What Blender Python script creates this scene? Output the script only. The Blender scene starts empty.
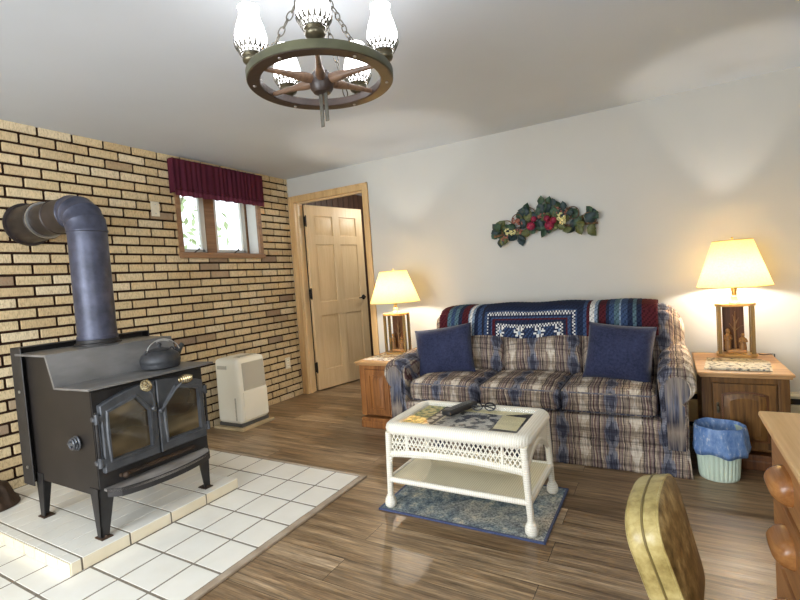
import bpy, bmesh, math, random
from mathutils import Vector, Matrix, Euler
random.seed(7)
PI = math.pi
S = bpy.context.scene
COL = S.collection

# ------------------------------------------------------------------ colour / material helpers
def C(r, g, b, a=1.0):
    f = lambda v: (v/255/12.92) if v/255 <= 0.04045 else ((v/255+0.055)/1.055)**2.4
    return (f(r), f(g), f(b), a)

class NT:
    def __init__(s, name):
        s.m = bpy.data.materials.new(name); s.m.use_nodes = True
        s.t = s.m.node_tree; s.b = s.t.nodes['Principled BSDF']; s.out = s.t.nodes['Material Output']
    def n(s, typ, **kw):
        nd = s.t.nodes.new('ShaderNode'+typ)
        for k, v in kw.items():
            if k.startswith('_'): nd.inputs[k[1:].replace('_', ' ')].default_value = v
            else: setattr(nd, k, v)
        return nd
    def l(s, a, b): s.t.links.new(a, b)
    def coord(s, kind='Object', scale=(1, 1, 1), loc=(0, 0, 0), rot=(0, 0, 0)):
        tc = s.n('TexCoord'); mp = s.n('Mapping')
        mp.inputs['Scale'].default_value = scale; mp.inputs['Location'].default_value = loc
        mp.inputs['Rotation'].default_value = rot
        s.l(tc.outputs[kind], mp.inputs['Vector']); return mp.outputs['Vector']
    def noise(s, vec, scale=5, detail=4, rough=0.55):
        nd = s.n('TexNoise'); nd.inputs['Scale'].default_value = scale
        nd.inputs['Detail'].default_value = detail; nd.inputs['Roughness'].default_value = rough
        s.l(vec, nd.inputs['Vector']); return nd.outputs['Fac']
    def ramp(s, fac, stops, interp='LINEAR'):
        r = s.n('ValToRGB'); r.color_ramp.interpolation = interp
        e = r.color_ramp.elements
        while len(e) > 1: e.remove(e[-1])
        e[0].position = stops[0][0]; e[0].color = stops[0][1]
        for p, c in stops[1:]:
            x = e.new(p); x.color = c
        s.l(fac, r.inputs['Fac']); return r.outputs['Color']
    def mix(s, fac, a, b, mode='MIX'):
        m = s.n('MixRGB', blend_type=mode)
        for sock, v in ((m.inputs['Fac'], fac), (m.inputs['Color1'], a), (m.inputs['Color2'], b)):
            if hasattr(v, 'is_output'): s.l(v, sock)
            else: sock.default_value = v
        return m.outputs['Color']
    def math(s, op, a, b=None, clamp=False):
        m = s.n('Math', operation=op, use_clamp=clamp)
        for i, v in enumerate((a, b)):
            if v is None: continue
            if hasattr(v, 'is_output'): s.l(v, m.inputs[i])
            else: m.inputs[i].default_value = v
        return m.outputs[0]
    def sep(s, vec):
        x = s.n('SeparateXYZ'); s.l(vec, x.inputs[0]); return x.outputs
    def comb(s, x, y, z=0.0):
        c = s.n('CombineXYZ')
        for i, v in enumerate((x, y, z)):
            if hasattr(v, 'is_output'): s.l(v, c.inputs[i])
            else: c.inputs[i].default_value = v
        return c.outputs[0]
    def bump(s, h, strength=0.3, dist=0.01):
        b = s.n('Bump'); b.inputs['Strength'].default_value = strength; b.inputs['Distance'].default_value = dist
        s.l(h, b.inputs['Height']); s.l(b.outputs[0], s.b.inputs['Normal'])
    def base(s, c):
        if hasattr(c, 'is_output'): s.l(c, s.b.inputs['Base Color'])
        else: s.b.inputs['Base Color'].default_value = c
    def set(s, rough=0.5, metal=0.0, spec=None):
        s.b.inputs['Roughness'].default_value = rough; s.b.inputs['Metallic'].default_value = metal
        if spec is not None: s.b.inputs['Specular IOR Level'].default_value = spec

def mottled(name, c1, c2, scale=8, rough=0.6, metal=0.0, bump=0.0, bscale=60, stretch=(1, 1, 1), spec=None):
    t = NT(name); v = t.coord(scale=stretch)
    t.base(t.ramp(t.noise(v, scale), [(0.3, c1), (0.7, c2)])); t.set(rough, metal, spec)
    if bump: t.bump(t.noise(v, bscale, 3), bump, 0.004)
    return t.m

def wood(name, light, dark, along='z', scale=1.0, rough=0.42, contrast=0.5):
    t = NT(name)
    st = {'x': (1.2, 14, 14), 'y': (14, 1.2, 14), 'z': (14, 14, 1.2)}[along]
    v = t.coord(scale=tuple(q*scale for q in st))
    n1 = t.noise(v, 1.6, 5, 0.6)
    st2 = {'x': (3, 120, 120), 'y': (120, 3, 120), 'z': (120, 120, 3)}[along]
    n2 = t.noise(t.coord(scale=st2), 1.0, 3, 0.6)
    c = t.ramp(n1, [(0.5-contrast*0.35, dark), (0.5+contrast*0.35, light)])
    c = t.mix(0.35, c, t.ramp(n2, [(0.35, dark), (0.6, light)]))
    t.base(c); t.set(rough); t.bump(n2, 0.12, 0.002)
    return t.m

def plain(name, c, rough=0.5, metal=0.0, spec=None):
    t = NT(name); v = t.coord()
    d = tuple(q*0.86 for q in c[:3])+(1,)
    t.base(t.ramp(t.noise(v, 30, 2), [(0.3, d), (0.7, c)])); t.set(rough, metal, spec); return t.m

def emit(name, c, strength, base=(0.8, 0.8, 0.8, 1)):
    t = NT(name); t.base(base); t.b.inputs['Emission Color'].default_value = c
    t.b.inputs['Emission Strength'].default_value = strength; t.set(0.4); return t.m

# ------------------------------------------------------------------ mesh builder
class MB:
    def __init__(s): s.bm = bmesh.new(); s.mi = 0; s.col = None
    def _tag(s, faces):
        for f in faces: f.material_index = s.mi
    def box(s, x0, x1, y0, y1, z0, z1, bev=0.0, seg=2, M=None):
        m = Matrix.Translation(((x0+x1)/2, (y0+y1)/2, (z0+z1)/2)) @ Matrix.Diagonal((abs(x1-x0), abs(y1-y0), abs(z1-z0), 1))
        if M is not None: m = M @ m
        r = bmesh.ops.create_cube(s.bm, size=1.0, matrix=m); vs = r['verts']
        fs = {f for v in vs for f in v.link_faces}
        if bev > 0:
            es = list({e for v in vs for e in v.link_edges})
            q = bmesh.ops.bevel(s.bm, geom=es, offset=bev, segments=seg, profile=0.5, affect='EDGES')
            fs = {f for f in fs if f.is_valid} | set(q['faces'])
            fs |= {f for v in q['verts'] for f in v.link_faces}
        s._tag(fs); return list(fs)
    def rbox(s, c, size, r, puff=(0, 0, 0), n=10, M=None, warp=None):
        """rounded box with swelling faces"""
        hx, hy, hz = size[0]/2, size[1]/2, size[2]/2
        r = min(r, hx, hy, hz); vd = {}
        def vert(p):
            k = (round(p[0], 5), round(p[1], 5), round(p[2], 5))
            if k in vd: return vd[k]
            q = Vector((p[0]*hx, p[1]*hy, p[2]*hz))
            inn = Vector((max(-hx+r, min(hx-r, q.x)), max(-hy+r, min(hy-r, q.y)), max(-hz+r, min(hz-r, q.z))))
            d = q-inn
            if d.length > 1e-9:
                d.normalize(); q = inn+d*r
            u = Vector(p)
            w = Vector(((1-u.y**2)*(1-u.z**2)*puff[0]*u.x, (1-u.x**2)*(1-u.z**2)*puff[1]*u.y, (1-u.x**2)*(1-u.y**2)*puff[2]*u.z))
            q = q+w
            if warp: q = warp(q)
            q = q+Vector(c)
            if M is not None: q = M @ q
            vd[k] = s.bm.verts.new(q); return vd[k]
        # non-uniform parameter: cluster towards edges so the rounding is smooth
        ts = [math.copysign(abs(math.sin(t*PI/2))**0.8, t) if t else 0 for t in [-1+2*i/n for i in range(n+1)]]
        for ax in range(3):
            for sg in (-1, 1):
                for i in range(n):
                    for j in range(n):
                        P = []
                        for a, b in ((i, j), (i+1, j), (i+1, j+1), (i, j+1)):
                            p = [0, 0, 0]; p[ax] = sg; p[(ax+1) % 3] = ts[a]; p[(ax+2) % 3] = ts[b]; P.append(vert(p))
                        if sg < 0: P.reverse()
                        if len(set(P)) == 4:
                            f = s.bm.faces.new(P); f.material_index = s.mi
    def loft(s, rings, closed=True, cap=True):
        vs = [[s.bm.verts.new(p) for p in r] for r in rings]
        n = len(vs[0]); fs = []
        for a, b in zip(vs, vs[1:]):
            for i in range(n if closed else n-1):
                j = (i+1) % n
                fs.append(s.bm.faces.new((a[i], a[j], b[j], b[i])))
        if cap and closed:
            fs.append(s.bm.faces.new(list(reversed(vs[0])))); fs.append(s.bm.faces.new(vs[-1]))
        s._tag(fs); return fs
    def tube(s, pts, r, n=8, closed=False):
        pts = [Vector(p) for p in pts]; N = len(pts)
        rs = r if isinstance(r, (list, tuple)) else [r]*N
        up = None; rings = []
        for i, p in enumerate(pts):
            if closed: d = pts[(i+1) % N]-pts[i-1]
            else: d = pts[min(i+1, N-1)]-pts[max(i-1, 0)]
            d.normalize()
            if up is None:
                up = d.orthogonal().normalized()
            up = (up-d*up.dot(d))
            if up.length < 1e-6: up = d.orthogonal()
            up.normalize(); w = d.cross(up)
            rings.append([p+(up*math.cos(2*PI*k/n)+w*math.sin(2*PI*k/n))*rs[i] for k in range(n)])
        if closed:
            vs = [[s.bm.verts.new(p) for p in q] for q in rings]; fs = []
            for i in range(N):
                a, b = vs[i], vs[(i+1) % N]
                for k in range(n):
                    fs.append(s.bm.faces.new((a[k], a[(k+1) % n], b[(k+1) % n], b[k])))
            s._tag(fs)
        else: s.loft(rings)
    def lathe(s, prof, c=(0, 0, 0), n=24, M=None, cap=True, sx=1, sy=1, a0=0.0):
        rings = []
        for r, z in prof:
            q = []
            for k in range(n):
                a = a0+2*PI*k/n; p = Vector((max(r, 1e-4)*math.cos(a)*sx, max(r, 1e-4)*math.sin(a)*sy, z))
                if M is not None: p = M @ p
                q.append(p+Vector(c))
            rings.append(q)
        s.loft(rings, cap=cap)
    def prism(s, poly, plane, d0, d1, bev=0.0, seg=2):
        def P(a, b, d):
            return {'xy': (a, b, d), 'xz': (a, d, b), 'yz': (d, a, b)}[plane]
        A = [s.bm.verts.new(P(a, b, d0)) for a, b in poly]; B = [s.bm.verts.new(P(a, b, d1)) for a, b in poly]
        n = len(poly); fs = [s.bm.faces.new(A), s.bm.faces.new(list(reversed(B)))]
        for i in range(n): fs.append(s.bm.faces.new((A[i], B[i], B[(i+1) % n], A[(i+1) % n])))
        if bev > 0:
            es = list({e for f in fs for e in f.edges if len(e.link_faces) == 2 and e.calc_face_angle(0) > 0.6})
            q = bmesh.ops.bevel(s.bm, geom=es, offset=bev, segments=seg, profile=0.5, affect='EDGES')
            fs = [f for f in fs if f.is_valid]+list(q['faces'])
        s._tag(fs); return fs
    def ball(s, c, r, sc=(1, 1, 1), u=14, v=9, M=None):
        m = Matrix.Translation(c) @ (M if M is not None else Matrix()) @ Matrix.Diagonal((r*sc[0], r*sc[1], r*sc[2], 1))
        q = bmesh.ops.create_uvsphere(s.bm, u_segments=u, v_segments=v, radius=1.0, matrix=m)
        s._tag({f for w in q['verts'] for f in w.link_faces})
    def torus(s, c, R, r, M=None, n=20, k=8, sx=1, sy=1):
        pts = []
        for i in range(n):
            p = Vector((R*math.cos(2*PI*i/n)*sx, R*math.sin(2*PI*i/n)*sy, 0))
            if M is not None: p = M @ p
            pts.append(p+Vector(c))
        s.tube(pts, r, k, True)
    def grid(s, fn, nu, nv, colfn=None, layer=None):
        vs = [[s.bm.verts.new(fn(i/nu, j/nv)) for i in range(nu+1)] for j in range(nv+1)]
        for j in range(nv):
            for i in range(nu):
                f = s.bm.faces.new((vs[j][i], vs[j][i+1], vs[j+1][i+1], vs[j+1][i])); f.material_index = s.mi
                if colfn:
                    c = colfn(i, j)
                    for lp in f.loops: lp[layer] = c
    def build(s, name, mats, parent=None, world=True, smooth=35, M=None):
        """link everything collected so far as ONE mesh object; world=True: coordinates were given in world metres"""
        if M is not None: s.bm.transform(M)
        if parent is not None and world:
            r = parent
            while r.parent: r = r.parent
            s.bm.transform(root_inv(r))
        bmesh.ops.recalc_face_normals(s.bm, faces=s.bm.faces)
        me = bpy.data.meshes.new(name); s.bm.to_mesh(me); s.bm.free()
        for m in (mats if isinstance(mats, (list, tuple)) else [mats]): me.materials.append(m)
        if smooth:
            me.shade_smooth(); me.set_sharp_from_angle(angle=math.radians(smooth))
        o = bpy.data.objects.new(name, me); COL.objects.link(o)
        if parent is not None: o.parent = parent
        if smooth and smooth <= 40 and len(me.polygons) < 6000:
            wn = o.modifiers.new('face_normals', 'WEIGHTED_NORMAL'); wn.keep_sharp = True
        return o

def root_inv(r):
    return (Matrix.Translation(r.location) @ r.rotation_euler.to_matrix().to_4x4()).inverted()

def empty(name, loc, label=None, cat=None, group=None, kind=None, rot=0):
    o = bpy.data.objects.new(name, None); COL.objects.link(o); o.location = loc; o.rotation_euler = (0, 0, rot)
    o.empty_display_size = 0.1
    return tag(o, label, cat, group, kind)

def tag(o, label=None, cat=None, group=None, kind=None):
    if label: o['label'] = label
    if cat: o['category'] = cat
    if group: o['group'] = group
    if kind: o['kind'] = kind
    return o

def solidify(o, t, off=0):
    m = o.modifiers.new('thick', 'SOLIDIFY'); m.thickness = t; m.offset = off; return o

def arc(cx, cz, r, a0, a1, n):
    return [(cx+r*math.cos(math.radians(a0+(a1-a0)*i/n)), cz+r*math.sin(math.radians(a0+(a1-a0)*i/n))) for i in range(n+1)]

# ------------------------------------------------------------------ materials
M = {}
# painted walls / ceiling
def paint(name, c, bump=0.08, sc=220):
    t = NT(name); v = t.coord()
    d = tuple(q*0.955 for q in c[:3])+(1,)
    t.base(t.ramp(t.noise(v, 1.3, 3), [(0.35, d), (0.65, c)])); t.set(0.75, 0, 0.25); t.bump(t.noise(v, sc, 2), bump, 0.002); return t.m
M['wall'] = paint('wall_paint', C(197, 196, 190))
M['ceiling'] = paint('ceiling_paint', C(205, 211, 218), 0.12, 150)

# floor planks run along x
def floor_mat():
    t = NT('vinyl_planks')
    v = t.coord()
    br = t.n('TexBrick', offset=0.37, offset_frequency=2, squash=1.0)
    br.inputs['Color1'].default_value = (0, 0, 0, 1); br.inputs['Color2'].default_value = (1, 1, 1, 1)
    br.inputs['Mortar'].default_value = (0.5, 0.5, 0.5, 1)
    br.inputs['Scale'].default_value = 1.0; br.inputs['Mortar Size'].default_value = 0.0012
    br.inputs['Brick Width'].default_value = 1.22; br.inputs['Row Height'].default_value = 0.152
    br.inputs['Mortar Smooth'].default_value = 0.2; br.inputs['Bias'].default_value = 0.0
    t.l(v, br.inputs['Vector'])
    tone = br.outputs['Color']
    # per-plank offset of the grain
    off = t.n('VectorMath', operation='MULTIPLY_ADD'); t.l(tone, off.inputs[0])
    off.inputs[1].default_value = (7, 13, 5); t.l(v, off.inputs[2])
    def gm(sc):  # stretched grain coordinates
        mp = t.n('Mapping'); mp.inputs['Scale'].default_value = sc; t.l(off.outputs[0], mp.inputs['Vector']); return mp.outputs[0]
    g1 = t.noise(gm((1.3, 20, 1)), 1.6, 6, 0.68)
    g2 = t.noise(gm((5, 95, 1)), 1.0, 4, 0.6)
    base = t.ramp(g1, [(0.30, C(92, 77, 60)), (0.42, C(140, 123, 101)), (0.55, C(170, 154, 130)), (0.70, C(200, 187, 166))])
    tint = t.ramp(tone, [(0.0, C(144, 127, 108)), (0.3, C(214, 202, 186)), (0.6, C(178, 162, 142)), (1.0, C(250, 245, 238))])
    c = t.mix(0.92, base, tint, 'MULTIPLY')
    c = t.mix(0.5, c, t.ramp(g2, [(0.3, C(66, 56, 46)), (0.62, C(190, 176, 156))]), 'OVERLAY')
    g3 = t.noise(gm((9, 210, 1)), 1.0, 3, 0.7)
    c = t.mix(0.45, c, t.ramp(g3, [(0.34, C(70, 60, 50)), (0.60, C(188, 178, 164))]), 'OVERLAY')
    c = t.mix(1.0, c, (1.64, 1.75, 1.93, 1), 'MULTIPLY')
    c = t.mix(br.outputs['Fac'], c, C(52, 42, 34))
    t.base(c); t.set(0.36, 0, 0.5)
    t.l(t.ramp(g2, [(0.2, (0.28,)*3+(1,)), (0.8, (0.46,)*3+(1,))]), t.b.inputs['Roughness'])
    t.bump(t.math('SUBTRACT', g2, br.outputs['Fac']), 0.12, 0.002)
    return t.m
M['floor'] = floor_mat()

def brick_mat():
    t = NT('tan_brick')
    a = t.n('Attribute', attribute_name='tone')
    v = t.coord()
    base = t.ramp(a.outputs['Fac'], [(0.0, C(150, 128, 106)), (0.08, C(202, 177, 135)), (0.3, C(212, 188, 145)), (0.75, C(220, 198, 155)), (1.0, C(230, 212, 176))])
    n = t.noise(t.coord(scale=(1, 5, 1)), 24, 5, 0.65)
    c = t.mix(t.math('MULTIPLY', t.math('SUBTRACT', t.math('MULTIPLY', n, 1.0), 0.52, True), 2.6, True), base, C(140, 108, 80))
    n2 = t.noise(t.coord(scale=(1, 1, 0.35)), 160, 3, 0.6)
    c = t.mix(t.math('MULTIPLY', t.math('SUBTRACT', n2, 0.47, True), 2.2, True), c, C(134, 104, 74))
    n3 = t.noise(v, 1.1, 3)
    c = t.mix(t.math('MULTIPLY', t.math('SUBTRACT', n3, 0.5, True), 1.0, True), c, C(240, 226, 196))
    t.base(c); t.set(0.85, 0, 0.2); t.bump(n, 0.5, 0.004); return t.m
M['brick'] = brick_mat()
M['mortar'] = mottled('dark_mortar', C(44, 30, 24), C(60, 42, 32), 40, 0.95, spec=0.1)

M['tile'] = mottled('cream_tile', C(236, 233, 222), C(244, 242, 233), 5, 0.18)
M['tan_tile'] = mottled('tan_edge_tile', C(226, 212, 182), C(236, 224, 198), 6, 0.25)
M['grout'] = mottled('grey_grout', C(118, 109, 96), C(140, 131, 117), 60, 0.9)
M['strip'] = mottled('brown_strip', C(160, 141, 120), C(188, 171, 150), 12, 0.45)
M['oak'] = wood('honey_oak', C(190, 134, 76), C(120, 74, 36), 'z')
M['oak_front'] = wood('oak_front', C(176, 116, 62), C(104, 60, 28), 'z', 1.4)
M['oak_dark2'] = wood('brown_oak_front', C(136, 94, 44), C(58, 34, 12), 'z', 1.5, 0.4, 0.35)
M['oak_top'] = wood('oak_top', C(206, 164, 112), C(158, 112, 66), 'x')
M['oak_dark'] = wood('dark_oak', C(120, 74, 38), C(66, 36, 16), 'z')
M['maple'] = wood('maple_door', C(238, 212, 168), C(214, 182, 134), 'z', 0.6, 0.4, 0.8)
M['casing'] = wood('casing_wood', C(220, 186, 134), C(184, 146, 98), 'z', 0.8)
M['window_wood'] = wood('window_wood', C(168, 128, 92), C(124, 88, 60), 'y')
M['desk_top'] = wood('desk_top_wood', C(222, 184, 134), C(196, 152, 100), 'y', 0.7)
M['desk_side'] = wood('desk_side_wood', C(186, 134, 82), C(140, 92, 50), 'y', 0.8)
M['pull'] = wood('pull_wood', C(190, 134, 78), C(146, 94, 50), 'y', 1.2, 0.25)
M['panel'] = wood('hall_panelling', C(92, 64, 46), C(48, 32, 24), 'z', 1.0, 0.5)
M['black_metal'] = plain('black_metal', C(30, 28, 28), 0.45, 0.3)
M['iron'] = mottled('stove_iron', C(40, 38, 38), C(58, 56, 56), 9, 0.5, 0.35, 0.15, 180)
M['iron_side'] = mottled('stove_side', C(33, 29, 27), C(44, 39, 36), 5, 0.5, 0.2, 0.1, 200)
M['iron_top'] = mottled('grey_iron_top', C(92, 91, 91), C(142, 140, 138), 6, 0.34, 0.25, 0.1, 150, (1, 0.4, 1))  # mottled grey, lighter than the firebox sides
M['iron_door'] = mottled('door_iron', C(70, 72, 76), C(96, 99, 104), 12, 0.4, 0.4, 0.1, 200)
M['iron_lip'] = mottled('scuffed_lip', C(74, 70, 68), C(186, 178, 170), 10, 0.5, 0.1, 0.2, 90, (1, 0.35, 1))
M['pipe'] = mottled('blue_black_pipe', C(50, 52, 65), C(84, 87, 106), 11, 0.42, 0.3, 0.08, 120)
M['pipe_dark'] = mottled('brown_black_pipe', C(40, 34, 33), C(64, 56, 54), 8, 0.45, 0.3)
M['silver'] = plain('bare_steel', C(190, 190, 188), 0.3, 0.9)
M['brass'] = plain('brass', C(176, 150, 92), 0.3, 0.9)
M['coil'] = plain('coil_nickel', C(196, 178, 140), 0.25, 0.95)
M['plaid_dark'] = None
def stove_glass():
    t = NT('sooty_stove_glass'); v = t.coord(scale=(1, 1.6, 5))
    n = t.noise(v, 1.7, 2, 0.4)
    t.base(t.ramp(n, [(0.3, C(36, 28, 19)), (0.46, C(60, 48, 31)), (0.58, C(112, 95, 66)), (0.72, C(50, 39, 25))]))
    t.set(0.08, 0, 0.8); return t.m
M['ember_glass'] = stove_glass()
M['kettle'] = mottled('cast_iron_kettle', C(48, 49, 52), C(66, 67, 70), 20, 0.5, 0.3, 0.1, 200)
M['rust_iron'] = mottled('rusty_iron', C(44, 34, 26), C(84, 62, 44), 9, 0.7, 0.2, 0.3, 70)
M['white_plastic'] = mottled('ivory_plastic', C(245, 241, 222), C(250, 247, 232), 3, 0.4)
M['grey_plastic'] = plain('grey_plastic', C(90, 88, 84), 0.5)
def grille_mat():
    t = NT('dehumidifier_grille'); v = t.coord()
    x = t.sep(v)
    w = lambda q: t.math('GREATER_THAN', t.math('FRACT', t.math('MULTIPLY', q, 90)), 0.62)
    g = t.math('MAXIMUM', w(t.math('ADD', x[1], x[2])), w(t.math('SUBTRACT', x[1], x[2])))
    t.base(t.mix(g, C(140, 137, 124), C(214, 209, 192))); t.set(0.5); t.bump(g, 0.4, 0.003); return t.m
M['grille'] = grille_mat()
M['ivory_plate'] = plain('ivory_plate', C(238, 230, 206), 0.4)
M['white_trim'] = mottled('white_reveal', C(216, 216, 210), C(228, 228, 222), 3, 0.6)

# fabrics
def fabric(name, c1, c2, sc=90, rough=0.9, bump=0.3):
    t = NT(name); v = t.coord()
    a = t.noise(v, sc, 4, 0.7); b = t.noise(v, 7, 3)
    c = t.ramp(a, [(0.3, c1), (0.7, c2)])
    c = t.mix(0.35, c, t.ramp(b, [(0.3, c1), (0.7, c2)]))
    t.base(c); t.set(rough, 0, 0.2); t.bump(a, bump, 0.003)
    t.b.inputs['Sheen Weight'].default_value = 0.15
    return t.m
M['denim'] = fabric('navy_chenille', C(24, 28, 50), C(60, 65, 94), 75)
M['valance'] = None
def valance_mat(name, c, tr):
    t = NT(name); v = t.coord(scale=(1, 60, 1)); n = t.noise(v, 3, 3)
    d = tuple(q*0.6 for q in c[:3])+(1,)
    col = t.ramp(n, [(0.3, d), (0.7, c)])
    t.base(col); t.set(0.8, 0, 0.2)
    ts = t.n('BsdfTranslucent'); t.l(col, ts.inputs['Color'])
    mx = t.n('MixShader'); mx.inputs[0].default_value = tr
    t.l(t.b.outputs[0], mx.inputs[1]); t.l(ts.outputs[0], mx.inputs[2]); t.l(mx.outputs[0], t.out.inputs['Surface'])
    return t.m
M['valance'] = valance_mat('burgundy_valance', C(100, 40, 58), 0.2)
M['valance_hem'] = valance_mat('burgundy_sheer_hem', C(150, 78, 98), 0.5)

def plaid():
    t = NT('southwest_plaid'); x = t.sep(t.coord())
    wob = t.math('MULTIPLY', t.math('SUBTRACT', t.noise(t.coord(scale=(3, 3, 3)), 3, 2), 0.5), 0.03)
    u = t.math('ADD', x[0], wob)
    vv = t.math('ADD', x[2], x[1])
    fu = t.math('FRACT', t.math('DIVIDE', t.math('ADD', u, 20.02), 0.27))
    fv = t.math('FRACT', t.math('DIVIDE', t.math('ADD', vv, 20), 0.19))
    tan, cream, mauve = C(150, 138, 128), C(214, 207, 194), C(116, 102, 104)
    navy, slate, dark, burg, sand = C(50, 56, 78), C(110, 121, 142), C(54, 48, 52), C(106, 80, 82), C(178, 166, 148)
    base = t.ramp(fu, [(0, mauve), (0.03, tan), (0.06, dark), (0.075, tan), (0.24, sand), (0.265, burg), (0.285, tan), (0.32, mauve), (0.345, sand), (0.375, dark), (0.39, tan), (0.43, sand),
                       (0.46, tan), (0.49, burg), (0.505, sand), (0.68, sand), (0.72, dark), (0.735, tan), (0.765, mauve), (0.79, sand), (0.82, burg), (0.84, tan), (0.88, mauve), (0.91, dark), (0.925, sand), (0.96, tan)], 'CONSTANT')
    tri = t.math('ABSOLUTE', t.math('SUBTRACT', t.math('MULTIPLY', fv, 2.0), 1.0))
    jag = t.math('MULTIPLY', t.math('SUBTRACT', t.noise(t.comb(t.math('MULTIPLY', u, 120), t.math('MULTIPLY', vv, 3)), 1.0, 2), 0.5), 0.17)
    d1 = t.math('ADD', t.math('ABSOLUTE', t.math('SUBTRACT', fu, 0.15)), jag)
    blue = t.math('LESS_THAN', d1, t.math('ADD', 0.05, t.math('MULTIPLY', tri, 0.10)))
    deep = t.math('LESS_THAN', d1, t.math('SUBTRACT', t.math('MULTIPLY', tri, 0.13), 0.03))
    d2 = t.math('ADD', t.math('ABSOLUTE', t.math('SUBTRACT', fu, 0.60)), jag)
    flame = t.math('LESS_THAN', d2, t.math('SUBTRACT', 0.12, t.math('MULTIPLY', tri, 0.12)))
    c = t.mix(t.math('MULTIPLY', blue, 0.72), base, slate)
    c = t.mix(t.math('MULTIPLY', deep, 0.72), c, navy)
    c = t.mix(t.math('MULTIPLY', flame, 0.85), c, cream)
    bands = t.ramp(fv, [(0, C(150, 140, 140)), (0.06, C(120, 110, 112)), (0.10, C(214, 206, 200)), (0.2, C(236, 230, 224)), (0.36, C(250, 246, 240)), (0.5, C(226, 218, 212)), (0.56, C(96, 88, 92)), (0.61, C(206, 198, 192)), (0.7, C(222, 214, 208)), (0.76, C(90, 82, 86)), (0.82, C(190, 182, 180)), (0.92, C(206, 198, 194)), (1.0, C(150, 140, 140))])
    c = t.mix(0.62, c, bands, 'MULTIPLY')
    fine = t.noise(t.comb(t.math('MULTIPLY', u, 210), t.math('MULTIPLY', vv, 8)), 1.0, 3, 0.7)
    fin2 = t.noise(t.comb(t.math('MULTIPLY', u, 9), t.math('MULTIPLY', vv, 170)), 1.0, 2, 0.6)
    c = t.mix(0.8, c, t.ramp(fine, [(0.3, (0.12, 0.12, 0.12, 1)), (0.7, (0.9, 0.9, 0.9, 1))]), 'OVERLAY')
    c = t.mix(0.4, c, t.ramp(fin2, [(0.35, (0.15, 0.15, 0.15, 1)), (0.65, (0.85, 0.85, 0.85, 1))]), 'OVERLAY')
    c = t.mix(1.0, c, (0.98, 0.95, 0.93, 1), 'MULTIPLY')
    t.base(c); t.set(0.92, 0, 0.15); t.bump(fine, 0.25, 0.003); return t.m
M['plaid'] = plaid()

def attr_mat(name, rough=0.95, bscale=220):
    t = NT(name); a = t.n('Attribute', attribute_name='tone'); v = t.coord()
    n = t.noise(v, bscale, 3)
    t.base(t.mix(0.35, a.outputs['Color'], t.ramp(n, [(0.3, (0.25,)*3+(1,)), (0.7, (0.8,)*3+(1,))]), 'OVERLAY'))
    t.set(rough, 0, 0.15); t.bump(n, 0.4, 0.003); return t.m
M['yarn'] = attr_mat('crochet_yarn')

def wicker(name, axis='x', c1=C(226, 220, 200), c2=C(250, 247, 236)):
    t = NT(name); x = t.sep(t.coord())
    i = 'xyz'.index(axis)
    a = t.math('SINE', t.math('MULTIPLY', x[i], 2*PI/0.0105))
    others = [q for q in range(3) if q != i]
    b = t.math('SINE', t.math('MULTIPLY', t.math('ADD', x[others[0]], x[others[1]]), 2*PI/0.012))
    h = t.math('MULTIPLY', a, b)
    h2 = t.math('ADD', t.math('MULTIPLY', a, 0.7), t.math('MULTIPLY', h, 0.5))
    f = t.math('ADD', t.math('MULTIPLY', h2, 0.4), 0.5, True)
    t.base(t.mix(f, c1, c2)); t.set(0.5, 0, 0.4); t.bump(f, 0.55, 0.004); return t.m
M['wicker_x'] = wicker('white_wicker_across', 'x')
M['wicker_y'] = wicker('white_wicker_along', 'y')
M['wicker_z'] = wicker('white_wicker_wrapped', 'z')
M['wicker_shelf'] = wicker('cream_wicker_shelf', 'x', C(206, 196, 160), C(246, 240, 216))
def rug_mat(border=False):
    t = NT('worn_blue_rug'); v = t.coord()
    a = t.noise(v, 16, 6, 0.75); b = t.noise(v, 95, 4, 0.75); g = t.noise(v, 3.6, 3)
    c = t.ramp(a, [(0.28, C(62, 70, 90)), (0.42, C(104, 120, 136)), (0.54, C(146, 158, 164)), (0.66, C(202, 200, 190))])
    c = t.mix(0.7, c, t.ramp(b, [(0.35, C(62, 68, 80)), (0.65, C(228, 224, 212))]), 'OVERLAY')
    c = t.mix(t.math('MULTIPLY', t.math('SUBTRACT', g, 0.47, True), 3.0, True), c, t.ramp(b, [(0.4, C(132, 126, 118)), (0.6, C(222, 214, 198))]))
    c = t.mix(1.0, c, (1.2, 1.17, 1.12, 1), 'MULTIPLY')
    t.base(c); t.set(0.95, 0, 0.1); t.bump(b, 0.3, 0.003); return t.m
M['rug'] = rug_mat()
M['rug_edge'] = fabric('rug_edge_blue', C(52, 60, 94), C(84, 94, 126), 120)
def vinyl_mat(name, c1, c2, c3, rough=0.32):
    t = NT(name); v = t.coord()
    n = t.noise(v, 26, 4, 0.65); vo = t.n('TexVoronoi', feature='DISTANCE_TO_EDGE'); vo.inputs['Scale'].default_value = 34
    mp = t.n('Mapping'); mp.inputs['Scale'].default_value = (1, 1.6, 0.8); tc = t.n('TexCoord'); t.l(tc.outputs['Object'], mp.inputs[0]); t.l(mp.outputs[0], vo.inputs['Vector'])
    c = t.ramp(n, [(0.3, c1), (0.5, c2), (0.7, c3)])
    c = t.mix(t.math('MULTIPLY', t.math('LESS_THAN', vo.outputs['Distance'], 0.03), 0.15), c, c1)
    t.base(c); t.set(rough, 0, 0.5); t.bump(n, 0.2, 0.002); return t.m
M['vinyl_edge'] = vinyl_mat('gold_vinyl_band', C(128, 110, 60), C(170, 152, 96), C(192, 176, 122))
M['vinyl_seam'] = plain('vinyl_piping', C(112, 96, 54), 0.4)
M['vinyl_face'] = vinyl_mat('brown_mottled_vinyl', C(56, 42, 22), C(124, 100, 58), C(178, 154, 104), 0.4)
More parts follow.
